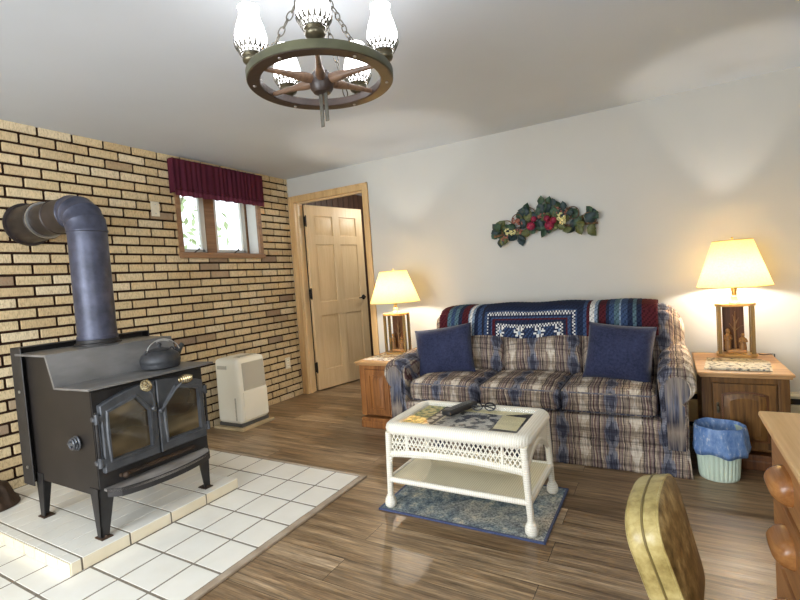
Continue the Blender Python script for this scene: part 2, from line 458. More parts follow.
M['chrome'] = plain('chrome', C(200, 200, 200), 0.12, 1.0)

# lamp glass / shades
M['milk_glass'] = emit('lit_milk_glass', (1.0, 0.98, 0.98, 1), 9.5)
def shade_mat():
    t = NT('pleated_cream_shade'); x = t.coord(); n = t.noise(x, 120, 2)
    c = t.ramp(n, [(0.3, C(246, 210, 124)), (0.7, C(252, 220, 140))])
    t.base(c); t.set(0.9, 0, 0.1)
    ts = t.n('BsdfTranslucent'); t.l(c, ts.inputs['Color'])
    mx = t.n('MixShader'); mx.inputs[0].default_value = 0.26
    t.l(t.b.outputs[0], mx.inputs[1]); t.l(ts.outputs[0], mx.inputs[2]); t.l(mx.outputs[0], t.out.inputs['Surface']); return t.m
M['shade'] = shade_mat()
def bulb_mat():
    t = NT('lit_frosted_bulb')
    tr = t.n('BsdfTransparent'); em = t.n('Emission'); em.inputs['Color'].default_value = (1.0, 0.86, 0.62, 1); em.inputs['Strength'].default_value = 12
    mx = t.n('MixShader'); mx.inputs[0].default_value = 0.25
    t.l(tr.outputs[0], mx.inputs[1]); t.l(em.outputs[0], mx.inputs[2]); t.l(mx.outputs[0], t.out.inputs['Surface']); return t.m
M['bulb'] = bulb_mat()
M['crystal'] = plain('glass_neck', C(226, 224, 206), 0.1, 0.1)
M['wheel_outer'] = mottled('green_grey_wheel', C(62, 62, 45), C(94, 93, 68), 10, 0.4)
M['wheel_wood'] = wood('wheel_wood', C(66, 47, 38), C(36, 26, 22), 'x')
M['spoke_wood'] = wood('spoke_wood', C(132, 102, 78), C(62, 45, 36), 'x')
M['wheel_hub'] = plain('wheel_hub', C(52, 40, 36), 0.4)
M['antique'] = plain('antique_brass', C(104, 98, 80), 0.35, 0.8)
M['pewter'] = plain('pewter', C(104, 101, 92), 0.35, 0.8)

def pane_mat():
    t = NT('window_pane')
    tr = t.n('BsdfTransparent'); gl = t.n('BsdfGlossy'); gl.inputs['Roughness'].default_value = 0.02
    mx = t.n('MixShader'); mx.inputs[0].default_value = 0.06
    t.l(tr.outputs[0], mx.inputs[1]); t.l(gl.outputs[0], mx.inputs[2]); t.l(mx.outputs[0], t.out.inputs['Surface']); return t.m
M['pane'] = pane_mat()
def table_glass():
    t = NT('table_glass')
    tr = t.n('BsdfTransparent'); gl = t.n('BsdfGlossy'); gl.inputs['Roughness'].default_value = 0.03
    mx = t.n('MixShader'); mx.inputs[0].default_value = 0.10
    t.l(tr.outputs[0], mx.inputs[1]); t.l(gl.outputs[0], mx.inputs[2]); t.l(mx.outputs[0], t.out.inputs['Surface']); return t.m
M['table_glass'] = table_glass()
def bag_mat():
    t = NT('blue_bin_bag'); v = t.coord(scale=(1.6, 1.6, 0.7)); n = t.noise(v, 34, 5, 0.65)
    col = t.ramp(n, [(0.35, C(104, 144, 206)), (0.58, C(144, 178, 226)), (0.68, C(222, 233, 248))])
    t.base(col); t.set(0.25, 0, 0.6); t.bump(n, 0.5, 0.008)
    ts = t.n('BsdfTranslucent'); t.l(col, ts.inputs['Color'])
    mx = t.n('MixShader'); mx.inputs[0].default_value = 0.3
    t.l(t.b.outputs[0], mx.inputs[1]); t.l(ts.outputs[0], mx.inputs[2]); t.l(mx.outputs[0], t.out.inputs['Surface']); return t.m
M['bag'] = bag_mat()
M['bin'] = mottled('pale_green_bin', C(196, 214, 196), C(212, 226, 208), 6, 0.45)
def news_mat(name, base, ink, sc=1.0, dens=0.52):
    t = NT(name); v = t.coord()
    n = t.noise(t.coord(scale=(9*sc, 9*sc, 9)), 2.2, 3, 0.5)
    c = t.ramp(n, [(dens-0.02, base), (dens+0.06, ink)])
    l = t.noise(t.coord(scale=(60, 260, 1)), 1.0, 1)
    c = t.mix(t.math('MULTIPLY', t.math('GREATER_THAN', l, 0.54), 0.4), c, ink)
    t.base(c); t.set(0.8); return t.m
M['newsprint'] = news_mat('newsprint', C(214, 204, 178), C(96, 92, 86), 2.2, 0.55)
M['magazine'] = news_mat('magazine_page', C(226, 220, 204), C(120, 96, 86), 1.3)
M['map_page'] = news_mat('green_yellow_picture', C(226, 214, 150), C(120, 138, 96), 2.0, 0.5)
M['photo_page'] = news_mat('grey_photo_page', C(206, 204, 196), C(70, 72, 80), 1.2, 0.5)
M['cream_paper'] = mottled('cream_paper', C(226, 216, 168), C(234, 226, 184), 5, 0.7)
M['board'] = mottled('pale_board', C(176, 156, 120), C(204, 184, 146), 8, 0.6)
M['dark_paper'] = mottled('dark_paper', C(44, 39, 36), C(60, 54, 50), 8, 0.6)
M['white_dot'] = plain('white_dot', C(220, 216, 204), 0.7)
M['remote'] = plain('remote_black', C(34, 34, 36), 0.4)
M['remote_key'] = plain('remote_key', C(120, 118, 112), 0.5)
M['heater'] = mottled('cream_heater', C(206, 200, 180), C(216, 210, 190), 3, 0.45, 0.1)
M['dark'] = plain('dark_slot', C(26, 22, 20), 0.6)
M['cord'] = plain('lamp_cord', C(60, 48, 38), 0.5)
M['leaf'] = mottled('silk_leaf_green', C(36, 58, 44), C(62, 88, 60), 30, 0.6)
M['leaf_olive'] = mottled('silk_leaf_olive', C(66, 72, 38), C(104, 108, 62), 30, 0.6)
M['leaf_blue'] = mottled('silk_leaf_dark', C(28, 42, 44), C(46, 66, 66), 30, 0.6)
M['rose'] = mottled('crimson_rose', C(104, 14, 38), C(160, 34, 70), 40, 0.6)
M['cream_flower'] = mottled('cream_blossom', C(206, 196, 128), C(232, 224, 170), 60, 0.7)
M['berry'] = mottled('dusky_berry', C(128, 74, 60), C(168, 108, 88), 40, 0.5)
M['twig'] = mottled('vine_twig', C(70, 50, 34), C(120, 88, 58), 30, 0.8)
M['bark'] = mottled('tree_bark', C(150, 142, 134), C(186, 178, 168), 12, 0.9)
M['foliage'] = mottled('tree_foliage', C(170, 190, 140), C(206, 220, 178), 3, 0.7)
M['ground'] = mottled('outside_ground', C(150, 160, 110), C(180, 186, 140), 2, 0.9)
def plaid_dark():
    t = NT('plaid_blue_panel'); x = t.sep(t.coord())
    fine = t.noise(t.comb(t.math('MULTIPLY', x[0], 160), t.math('MULTIPLY', x[2], 9)), 1.0, 3, 0.7)
    b = t.ramp(t.math('FRACT', t.math('DIVIDE', t.math('ADD', x[2], 5.06), 0.7)), [(0, C(132, 120, 110)), (0.3, C(84, 84, 94)), (0.45, C(50, 52, 66)), (0.58, C(140, 126, 114)), (0.66, C(58, 58, 70)), (0.78, C(92, 96, 112)), (1, C(120, 110, 104))])
    c = t.mix(0.7, b, t.ramp(fine, [(0.3, (0.15,)*3+(1,)), (0.7, (0.85,)*3+(1,))]), 'OVERLAY')
    st = t.noise(t.comb(t.math('MULTIPLY', x[0], 46), t.math('MULTIPLY', x[2], 3)), 1.0, 2, 0.6)
    c = t.mix(t.math('MULTIPLY', t.math('SUBTRACT', st, 0.46, True), 4.0, True), c, C(158, 146, 132))
    t.base(c); t.set(0.92, 0, 0.15); t.bump(fine, 0.25, 0.003); return t.m
M['plaid_dark'] = plaid_dark()
# =================================================================== THE ROOM (metres; camera stands at x=0, y=0)
XL, XR, YB, YF, ZC = -3.44, 0.84, 3.81, -1.7, 2.285
b = MB(); b.box(XL-0.4, XR+0.1, YF-0.1, 6.2, -0.1, 0)
tag(b.build('floor', M['floor'], smooth=0), kind='structure')
b = MB(); b.box(XL-0.12, XR+0.12, YF-0.12, 6.2, ZC, ZC+0.1)
tag(b.build('ceiling', M['ceiling'], smooth=0), kind='structure')

# ---- brick wall with the high window opening
WY0, WY1, WZ0, WZ1 = 2.50, 3.36, 1.49, 2.16
b = MB()
lay = b.bm.loops.layers.float_color.new('tone')
b.mi = 1
XM = XL-0.014
for (y0, y1, z0, z1) in ((YF-0.1, WY0, 0, ZC), (WY1, YB+0.12, 0, ZC), (WY0, WY1, 0, WZ0), (WY0, WY1, WZ1, ZC)):
    b.box(XM-0.2, XM, y0, y1, z0, z1)
b.mi = 0
BH, BL, JT = 0.0677, 0.2023, 0.0158
k = 0
while True:
    zt = ZC-k*BH; zb = zt-BH+JT
    if zt < 0.005: break
    zb = max(zb, 0)
    ph = 1.540+(0.0 if k % 2 == 0 else -0.103)
    j = math.floor((YF-ph)/BL)
    y = ph+j*BL
    while y < YB:
        y0, y1 = max(y+JT/2, YF), min(y+BL-JT/2, YB)
        segs = [(y0, y1)]
        if zb < WZ1 and zt > WZ0:
            segs = [(a, c) for a, c in ((y0, min(y1, WY0)), (max(y0, WY1), y1)) if c-a > 0.012]
        tone = random.random()
        if random.random() < (0.08 if zt < 1.6 else 0.02): tone = 0.0+random.random()*0.05
        else: tone = 0.12+0.88*tone
        for a, c in segs:
            if c-a < 0.012: continue
            dx = random.uniform(-0.0015, 0.002)
            fs = b.box(XM-0.004, XL+dx, a, c, zb, zt-0.0001, 0.0025, 1)
            for f in fs:
                for lp in f.loops: lp[lay] = (tone, tone, tone, 1)
        y += BL
    k += 1
tag(b.build('wall_left', [M['brick'], M['mortar']], smooth=30), kind='structure')

# ---- back wall with the doorway
DX0, DX1, DZ = -3.365, -2.50, 2.03
WT = 0.12
b = MB()
b.box(XL-0.12, DX0-0.012, YB, YB+WT, 0, ZC); b.box(DX1+0.012, XR+0.1, YB, YB+WT, 0, ZC); b.box(DX0-0.012, DX1+0.012, YB, YB+WT, DZ+0.012, ZC)
tag(b.build('wall_back', M['wall'], smooth=0), kind='structure')
# ---- right wall and the wall behind the camera, each with an opening added for fill light
b = MB()
RW = (-1.35, -0.25, 0.85, 2.05)
b.box(XR, XR+0.1, YF-0.1, RW[0], 0, ZC); b.box(XR, XR+0.1, RW[1], YB, 0, ZC); b.box(XR, XR+0.1, RW[0], RW[1], 0, RW[2]); b.box(XR, XR+0.1, RW[0], RW[1], RW[3], ZC)
tag(b.build('wall_right', M['wall'], smooth=0), kind='structure')
b = MB()
FW = (-2.9, -0.5, 0.25, 2.08)
b.box(XL, FW[0], YF-0.1, YF, 0, ZC); b.box(FW[1], XR, YF-0.1, YF, 0, ZC); b.box(FW[0], FW[1], YF-0.1, YF, 0, FW[2]); b.box(FW[0], FW[1], YF-0.1, YF, FW[3], ZC)
tag(b.build('wall_front', M['wall'], smooth=0), kind='structure')
# hall seen through the doorway
for nm, q in (('wall_hall_left', (XL-0.1, XL-0.02, YB+WT, 5.6)), ('wall_hall_right', (-2.05, -1.97, YB+WT, 5.6)), ('wall_hall_back', (XL-0.1, -1.97, 5.6, 5.68))):
    b = MB(); b.box(q[0], q[1], q[2], q[3], 0, ZC)
    # vertical boards
    if nm != 'wall_hall_back':
        x = q[1] if 'left' in nm else q[0]; s = 1 if 'left' in nm else -1
        y = q[2]
        while y < q[3]-0.05:
            b.box(min(x, x+s*0.008), max(x, x+s*0.008), y+0.004, min(y+0.11, q[3])-0.004, 0, ZC, 0.003, 1); y += 0.11
    else:
        x = q[0]+0.1
        while x < q[1]-0.1:
            b.box(x+0.004, x+0.106, q[2]-0.008, q[2], 0, ZC, 0.003, 1); x += 0.11
    tag(b.build(nm, M['panel'], smooth=0), kind='structure')

# ---- the doorway: casing, jamb, six panel leaf
D = empty('door_1', (DX0, YB, 0), kind='structure')
b = MB()
CW = 0.066
for (x0, x1, z0, z1) in ((DX0-CW, DX0, 0, DZ+CW), (DX1, DX1+CW, 0, DZ+CW), (DX0, DX1, DZ, DZ+CW)):
    b.box(x0, x1, YB-0.016, YB, z0, z1, 0.005, 2)
for (x0, x1, z0, z1) in ((DX0-CW, DX0-CW+0.018, 0, DZ+CW), (DX1+CW-0.018, DX1+CW, 0, DZ+CW), (DX0-CW, DX1+CW, DZ+CW-0.018, DZ+CW)):
    b.box(x0, x1, YB-0.022, YB-0.002, z0, z1, 0.004, 2)
b.build('casing', M['casing'], D)
b = MB()
b.box(DX0-0.012, DX0, YB-0.002, YB+WT+0.002, 0, DZ); b.box(DX1, DX1+0.012, YB-0.002, YB+WT+0.002, 0, DZ); b.box(DX0-0.012, DX1+0.012, YB-0.002, YB+WT+0.002, DZ, DZ+0.012)
b.box(DX0, DX0+0.012, YB+0.03, YB+0.065, 0, DZ, 0.002); b.box(DX1-0.012, DX1, YB+0.03, YB+0.065, 0, DZ, 0.002); b.box(DX0, DX1, YB+0.03, YB+0.065, DZ-0.012, DZ, 0.002)
b.build('jamb', M['maple'], D)
# leaf, built flat along +x then swung 77 degrees
DW, DH, DT = 0.815, 2.005, 0.036
LM = Matrix.Translation((-3.318, 3.925, 0.012)) @ Matrix.Rotation(math.radians(77.2), 4, 'Z')
b = MB()
b.box(0.01, DW-0.01, 0.0135, DT-0.0135, 0.01, DH-0.01)
st = [(0, 0.105), (DW/2-0.05, DW/2+0.05), (DW-0.105, DW)]
for x0, x1 in st: b.box(x0, x1, 0, DT, 0, DH, 0.003, 1)
rails = [(0, 0.21), (0.80, 0.955), (1.58, 1.68), (DH-0.115, DH)]
for z0, z1 in rails: b.box(0.10, DW-0.10, 0.0004, DT-0.0004, z0, z1, 0.003, 1)
leaf = b.build('door_leaf', M['maple'], D, M=LM)
for z0, z1 in ((0.21, 0.80), (0.955, 1.58), (1.68, DH-0.115)):
    for x0, x1 in ((0.105, DW/2-0.05), (DW/2+0.05, DW-0.105)):
        b = MB()
        for yy0, yy1 in ((0.0035, 0.014), (DT-0.014, DT-0.0035)):
            out = yy0 if yy0 < 0.01 else yy1
            inn = yy1-0.002 if yy0 < 0.01 else yy0+0.002
            o = 0.014; i = 0.05
            A = [(x0+o, inn, z0+o), (x1-o, inn, z0+o), (x1-o, inn, z1-o), (x0+o, inn, z1-o)]
            B = [(x0+i, out, z0+i), (x1-i, out, z0+i), (x1-i, out, z1-i), (x0+i, out, z1-i)]
            b.loft([A, B])
        b.build('door_panel', M['maple'], leaf, M=LM, smooth=20)
b = MB()
b.lathe([(0.028, 0), (0.03, 0.004), (0.024, 0.01), (0.010, 0.014), (0.010, 0.036)], n=18, M=Matrix.Translation((DW-0.065, 0, 0.96)) @ Matrix.Rotation(PI/2, 4, 'X'))
b.tube([(DW-0.065, -0.036, 0.96), (DW-0.09, -0.042, 0.96), (DW-0.13, -0.042, 0.958), (DW-0.165, -0.040, 0.955)], [0.009, 0.009, 0.008, 0.007])
b.build('door_handle', M['black_metal'], leaf, M=LM)
for z in (0.25, 1.05, 1.83):
    b = MB()
    b.box(-0.012, 0.0, 0.001, DT-0.001, z-0.05, z+0.05)
    b.tube([(-0.012, -0.006, z-0.052), (-0.012, -0.006, z+0.052)], 0.0095, 10)
    b.ball((-0.012, -0.006, z+0.055), 0.008); b.ball((-0.012, -0.006, z-0.055), 0.008)
    b.build('hinge', M['black_metal'], leaf, M=LM)

# ---- window in the brick wall
W = empty('window_1', (XL, WY0, WZ0), kind='structure')
RX = XL-0.14
b = MB()
t = 0.032
b.box(RX, XL+0.012, WY0-0.03, WY0+0.012, WZ0-0.035, WZ1+0.03, 0.004)
b.box(XL-0.02, XL+0.012, WY1-0.012, WY1+0.03, WZ0-0.035, WZ1+0.03, 0.004)
b.box(RX, XL+0.012, WY0-0.03, WY1+0.03, WZ1-0.01, WZ1+0.03, 0.004)
b.build('window_frame', M['window_wood'], W)
b = MB(); b.box(RX, XL+0.03, WY0-0.032, WY1+0.032, WZ0-0.038, WZ0+0.008, 0.006); b.build('window_sill', M['window_wood'], W)
b = MB(); b.box(RX, XL-0.02, WY1-0.012, WY1-0.004, WZ0+0.008, WZ1-0.01); b.build('white_reveal', M['white_trim'], W)
b = MB(); b.box(RX-0.05, RX-0.005, 2.86, 2.965, WZ0, WZ1, 0.004); b.box(RX-0.05, RX-0.005, WY0, WY0+0.06, WZ0, WZ1, 0.004); b.box(RX-0.05, RX-0.012, WY1-0.03, WY1, WZ0, WZ1, 0.004)
b.box(RX-0.05, RX-0.012, WY0, WY1, WZ0, WZ0+0.03, 0.004); b.box(RX-0.05, RX-0.012, WY0, WY1, WZ1-0.03, WZ1, 0.004)
b.build('mullion', M['window_wood'], W)
for y0, y1 in ((WY0+0.06, 2.86), (2.965, WY1-0.03)):
    b = MB()
    for q in ((y0, y0+0.026, WZ0+0.03, WZ1-0.03), (y1-0.05, y1, WZ0+0.03, WZ1-0.03), (y0+0.02, y1-0.02, WZ0+0.03, WZ0+0.056), (y0+0.02, y1-0.02, WZ1-0.056, WZ1-0.03)):
        b.box(RX-0.04, RX-0.01, *q, 0.003)
    s = b.build('sash', M['white_trim'], W)
    b = MB(); b.box(RX-0.03, RX-0.026, y0+0.02, y1-0.02, WZ0+0.05, WZ1-0.05); b.build('pane', M['pane'], s, smooth=0)
    b = MB()
    yc = (y0+y1)/2
    b.box(RX-0.012, RX+0.012, yc-0.025, yc+0.025, WZ0+0.008, WZ0+0.02, 0.003); b.tube([(RX, yc, WZ0+0.02), (RX+0.02, yc+0.01, WZ0+0.035), (RX+0.03, yc+0.03, WZ0+0.05)], 0.005); b.ball((RX+0.031, yc+0.033, WZ0+0.054), 0.009)
    b.build('crank', M['black_metal'], s)
# unseen windows, added to carry the soft fill
for nm, nx, (a0, a1, z0, z1) in (('added_window_2', 'y', FW), ('added_window_3', 'x', RW)):
    loc = (a0, YF, z0) if nx == 'y' else (XR, a0, z0)
    w = empty(nm, loc, kind='structure')
    d0, d1 = (YF-0.09, YF-0.03) if nx == 'y' else (XR+0.03, XR+0.09)
    b = MB()
    mids = [(a0+a1)/2]
    qs = [(a0, a0+0.05, z0, z1), (a1-0.05, a1, z0, z1), (a0, a1, z0, z0+0.05), (a0, a1, z1-0.05, z1)]+[(m-0.03, m+0.03, z0, z1) for m in mids]
    for p0, p1, q0, q1 in qs:
        if nx == 'y': b.box(p0, p1, d0, d1, q0, q1, 0.004)
        else: b.box(d0, d1, p0, p1, q0, q1, 0.004)
    b.build('window_frame', M['window_wood'], w)
    b = MB(); m = (d0+d1)/2
    if nx == 'y': b.box(a0, a1, m-0.002, m+0.002, z0, z1)
    else: b.box(m-0.002, m+0.002, a0, a1, z0, z1)
    b.build('pane', M['pane'], w, smooth=0)

# baseboard heater along the back wall
hx0, hx1 = 0.075, XR-0.004
H = empty('baseboard_heater', (0.4, YB-0.035, 0), 'cream metal baseboard heater running behind the oak end table on the right', 'heater')
b = MB()
b.prism([(YB-0.002, 0.03), (YB-0.06, 0.03), (YB-0.068, 0.04), (YB-0.068, 0.17), (YB-0.058, 0.185), (YB-0.002, 0.185)], 'yz', hx0, hx1)
b.build('front_panel', M['heater'], H)
b = MB(); b.prism([(YB-0.002, 0.255), (YB-0.05, 0.255), (YB-0.066, 0.243), (YB-0.066, 0.228), (YB-0.045, 0.235), (YB-0.002, 0.235)], 'yz', hx0, hx1); b.build('hood', M['heater'], H)
b = MB(); b.box(hx0+0.01, hx1-0.01, YB-0.04, YB-0.004, 0.18, 0.24); b.box(hx0+0.01, hx1-0.01, YB-0.05, YB-0.004, 0.0, 0.032); b.build('dark_slot', M['dark'], H)

# ivory blank plate and wall outlet on the bricks
P = empty('wall_plate', (XL, 2.291, 1.835), 'small ivory blank wall plate on the bricks left of the window', 'wall plate')
b = MB(); b.box(XL-0.002, XL+0.007, 2.257, 2.325, 1.778, 1.892, 0.003); b.build('plate', M['ivory_plate'], P)
for z in (1.80, 1.87):
    b = MB(); b.lathe([(0.004, 0), (0.004, 0.002), (0.002, 0.003)], n=10, M=Matrix.Translation((XL+0.007, 2.291, z)) @ Matrix.Rotation(PI/2, 4, 'Y')); b.build('screw', M['silver'], P)
P = empty('wall_outlet', (XL, 3.60, 0.37), 'ivory wall outlet low on the bricks beside the doorway', 'outlet')
b = MB(); b.box(XL-0.002, XL+0.007, 3.565, 3.635, 0.313, 0.427, 0.003); b.build('plate', M['ivory_plate'], P)
for z in (0.345, 0.395):
    b = MB(); b.box(XL+0.006, XL+0.010, 3.585, 3.615, z-0.016, z+0.016, 0.003); s = b.build('socket', M['white_plastic'], P)
    b = MB(); b.box(XL+0.0095, XL+0.0105, 3.592, 3.595, z-0.006, z+0.007); b.box(XL+0.0095, XL+0.0105, 3.605, 3.608, z-0.006, z+0.007); b.build('slot', M['dark'], s, smooth=0)

# ---- burgundy valance
V = empty('window_valance', (XL+0.06, 2.88, 2.2), 'gathered burgundy valance with sheer ruffled hem hanging above the brick wall window', 'valance')
vy0, vy1 = 2.43, 3.39
def vfn(z0, z1, amp, dx):
    def fn(u, v):
        y = vy0+u*(vy1-vy0)
        z = z0+(z1-z0)*v
        w = 0.35+0.65*(1-v)
        ph = 0.8*math.sin(u*9)+0.5*math.sin(u*23+1)
        x = XL+0.062+dx+amp*w*(math.sin(u*2*PI*19+ph*2.2)+0.6*math.sin(u*2*PI*8+2))
        return (x, y, z+0.003*math.sin(u*2*PI*9+v*2)*(1-v))
    return fn
b = MB(); b.grid(vfn(1.99, 2.25, 0.007, 0.0), 300, 16); o = b.build('gathered_cloth', M['valance'], V, smooth=80); solidify(o, 0.002)
b = MB(); b.grid(vfn(1.952, 1.995, 0.0075, 0.001), 300, 4); o = b.build('sheer_hem', M['valance_hem'], V, smooth=80); solidify(o, 0.0015)
b = MB(); b.grid(vfn(2.008, 2.02, 0.0078, 0.003), 300, 3); o = b.build('ruffle_seam', M['valance'], V, smooth=80); solidify(o, 0.002)
for y, s in ((vy0, 1), (vy1, -1)):
    b = MB(); b.grid(lambda u, v: (XL+0.002+u*0.062, y+0.003*math.sin(u*9), 1.975+v*0.275), 8, 6); o = b.build('side_return', M['valance'], V, smooth=80); solidify(o, 0.002)
b = MB(); b.tube([(XL+0.042, vy0+0.004, 2.232), (XL+0.042, vy1-0.004, 2.232)], 0.006); b.build('curtain_rod', M['white_trim'], V)

# =================================================================== OUTSIDE THE WINDOW
b = MB(); b.box(-16, XL-0.45, -6, 14, 1.0, 1.15); tag(b.build('ground', M['ground'], smooth=0), kind='structure')
def tree(x, y, h, r, label, seed):
    rnd = random.Random(seed)
    T = empty('tree', (x, y, 1.15), label, 'tree', 'trees outside the window')
    b = MB(); b.tube([(x+rnd.uniform(-.04, .04)*i, y+rnd.uniform(-.04, .04)*i, 1.13+h*i/5) for i in range(6)], [r*(1-0.13*i) for i in range(6)], 10)
    for i in range(5):
        z = 1.5+h*0.8*rnd.random(); a = rnd.random()*2*PI
        b.tube([(x, y, z), (x+0.4*math.cos(a), y+0.4*math.sin(a), z+0.25), (x+0.8*math.cos(a), y+0.8*math.sin(a), z+0.4)], [r*.35, r*.25, r*.1], 6)
    b.build('trunk', M['bark'], T)
    b = MB()
    for i in range(420):
        a = rnd.random()*2*PI; q = 1.0*rnd.random()**0.5; z = 1.3+h*rnd.random()*1.1
        c = Vector((x+q*math.cos(a), y+q*math.sin(a), z)); R = Euler((rnd.random()*6, rnd.random()*6, rnd.random()*6)).to_matrix()
        s = rnd.uniform(0.05, 0.11)
        pts = [c+R @ Vector(p)*s for p in ((-1, 0, 0), (0, -.5, .12), (1.1, 0, 0), (0, .5, .12))]
        f = b.bm.faces.new([b.bm.verts.new(p) for p in pts])
    o = b.build('foliage', M['foliage'], T, smooth=0); solidify(o, 0.004)
tree(-7.2, 5.05, 4.2, 0.13, 'pale slim tree seen through the left pane of the brick wall window', 1)
tree(-6.4, 7.9, 4.2, 0.11, 'pale slim tree seen through the right pane of the brick wall window', 2)
tree(-10.0, 10.6, 4.6, 0.15, 'farther leafy tree behind the right pane of the window', 3)
# =================================================================== TILE HEARTH
ZL, ZU = 0.010, 0.066
HX1, HY0, HY1 = -1.624, 0.60, 2.222
SX, SY0, SY1 = -2.218, 0.945, 1.835
Hh = empty('tile_hearth', (-2.5, 1.4, 0), 'cream tiled floor hearth with a raised step carrying the wood stove', 'hearth')
b = MB(); b.mi = 1
b.box(XL, HX1, HY0, HY1, 0, ZL-0.0015)
b.mi = 0
def tile(b, x0, x1, y0, y1, z0, z1, gx, gy, bev=0.003):
    if x1-x0 < gx+0.01 or y1-y0 < gy+0.01: return
    b.box(x0+gx/2, x1-gx/2, y0+gy/2, y1-gy/2, z0, z1, bev, 2)
xs = [HX1, -1.800, -2.006, -2.215]
xs += [-2.215-0.204*i for i in range(1, 6)]+[XL]
ys = [HY1-0.2*i for i in range(9)]
for i in range(len(xs)-1):
    for j in range(len(ys)-1):
        x1, x0, y1, y0 = xs[i], xs[i+1], ys[j], ys[j+1]
        if x0 < XL: x0 = XL
        y0 = max(y0, HY0)
        if x1 <= SX+0.02 and y0 >= SY0-0.03 and y1 <= SY1+0.03: continue
        tile(b, x0, x1, y0, y1, ZL-0.004, ZL, 0.010, 0.012, 0.001)
b.build('lower_tiles', [M['tile'], M['grout']], Hh, smooth=0)
b = MB(); b.mi = 1
b.box(XL, SX-0.004, SY0+0.004, SY1-0.004, ZL-0.002, ZU-0.002)
b.mi = 0
uy = [SY0, 0.992, 1.201, 1.410, 1.619, SY1]
ux = [SX]+[SX-0.103*i for i in range(1, 12)]+[XL]
for i in range(len(ux)-1):
    for j in range(len(uy)-1):
        tile(b, ux[i+1], ux[i], uy[j], uy[j+1], ZU-0.005, ZU, 0.003, 0.009, 0.0012)
b.mi = 2
for j in range(len(uy)-1):      # riser towards the room
    b.box(SX-0.006, SX+0.001, uy[j]+0.0045, uy[j+1]-0.0045, ZL+0.001, ZU-0.004, 0.001, 1)
for i in range(len(ux)-1):      # end risers
    if ux[i]-ux[i+1] < 0.02: continue
    b.box(ux[i+1]+0.0025, ux[i]-0.0025, SY0-0.001, SY0+0.006, ZL+0.001, ZU-0.004, 0.001, 1)
    b.box(ux[i+1]+0.002, ux[i]-0.002, SY1-0.006, SY1+0.001, ZL, ZU-0.003, 0.002, 1)
b.build('raised_step', [M['tile'], M['grout'], M['tan_tile']], Hh, smooth=0)
b = MB()
b.box(HX1+0.002, HX1+0.038, HY0, HY1+0.018, 0, ZL+0.003, 0.004); b.box(XL, HX1+0.038, HY1+0.002, HY1+0.020, 0, ZL+0.003, 0.004)
b.build('edge_strip', M['strip'], Hh)

# =================================================================== WOOD STOVE
sy0, sy1 = 1.115, 1.695
yc = (sy0+sy1)/2
sxf, sxb = -2.275, -2.86
T = empty('wood_stove', (-2.56, yc, ZU), 'black cast iron wood stove with two glass doors on the raised tile step', 'stove')
b = MB()   # body: stepped side profile
prof = [(sxb, 0.265), (sxf, 0.265), (sxf, 0.752), (-2.53, 0.752), (-2.59, 0.905), (sxb, 0.905)]
b.prism(prof, 'xz', sy0, sy1, 0.004, 1)
b.build('firebox', M['iron_side'], T)
b = MB()   # folded top plate: rear top, sloping face, cooking shelf
p = [(sxb-0.02, 0.906), (-2.578, 0.906), (-2.520, 0.754), (-2.215, 0.762), (-2.215, 0.772), (-2.508, 0.764), (-2.568, 0.916), (sxb-0.02, 0.916)]
b.prism(p, 'xz', 1.083, 1.735, 0.002, 1)
b.build('top_plate', M['iron_top'], T)
b = MB()   # heat shield standing off the back with side flanges
b.box(-2.945, -2.937, 1.090, 1.79, 0.235, 0.945, 0.002, 1); b.box(-2.94, -2.835, 1.090, 1.096, 0.235, 0.945, 0.002, 1); b.box(-2.94, -2.865, 1.784, 1.79, 0.235, 0.945, 0.002, 1)
b.box(-2.945, -2.875, 1.090, 1.79, 0.939, 0.945, 0.002, 1)
sh = b.build('heat_shield', M['iron'], T)
for z in (0.33, 0.72):
    b = MB(); b.lathe([(0.008, 0), (0.008, 0.004), (0.004, 0.006)], n=10, M=Matrix.Translation((-2.885, 1.090, z)) @ Matrix.Rotation(PI/2, 4, 'X')); b.build('bolt', M['silver'], sh)
for (x, y, sx_, sy_) in ((-2.315, sy0+0.02, 1, -1), (-2.315, sy1-0.02, 1, 1), (-2.85, sy0+0.02, -1, -1), (-2.85, sy1-0.02, -1, 1)):
    b = MB()   # tapered angle-iron leg and foot plate
    w0, w1 = 0.075, 0.034
    zt, zb = 0.30, ZU+0.006
    cx, cy = x+0.036*sx_, y+0.018*sy_ if False else y
    ox = (sxf+0.002 if sx_ > 0 else sxb-0.002); oy = (sy0-0.004 if sy_ < 0 else sy1+0.004)
    for plate in (0, 1):
        if plate == 0:
            top = [(ox, oy, zt), (ox-sx_*w0, oy, zt), (ox-sx_*w0, oy-sy_*0.007, zt), (ox, oy-sy_*0.007, zt)]
            bot = [(ox-sx_*0.012, oy, zb), (ox-sx_*(0.012+w1), oy, zb), (ox-sx_*(0.012+w1), oy-sy_*0.007, zb), (ox-sx_*0.012, oy-sy_*0.007, zb)]
        else:
            top = [(ox, oy, zt), (ox, oy-sy_*w0, zt), (ox-sx_*0.007, oy-sy_*w0, zt), (ox-sx_*0.007, oy, zt)]
            bot = [(ox-sx_*0.012, oy, zb), (ox-sx_*0.012, oy-sy_*w1, zb), (ox-sx_*0.019, oy-sy_*w1, zb), (ox-sx_*0.019, oy, zb)]
        b.loft([bot, top])
    lg = b.build('leg', M['iron'], T)
    b = MB(); fx = ox-sx_*0.028; fy = oy-sy_*0.018
    b.box(fx-0.032, fx+0.032, fy-0.026, fy+0.026, ZU, ZU+0.006, 0.001, 1); b.ball((fx+sx_*0.02, fy, ZU+0.008), 0.007)
    b.build('foot_plate', M['rust_iron'], lg)
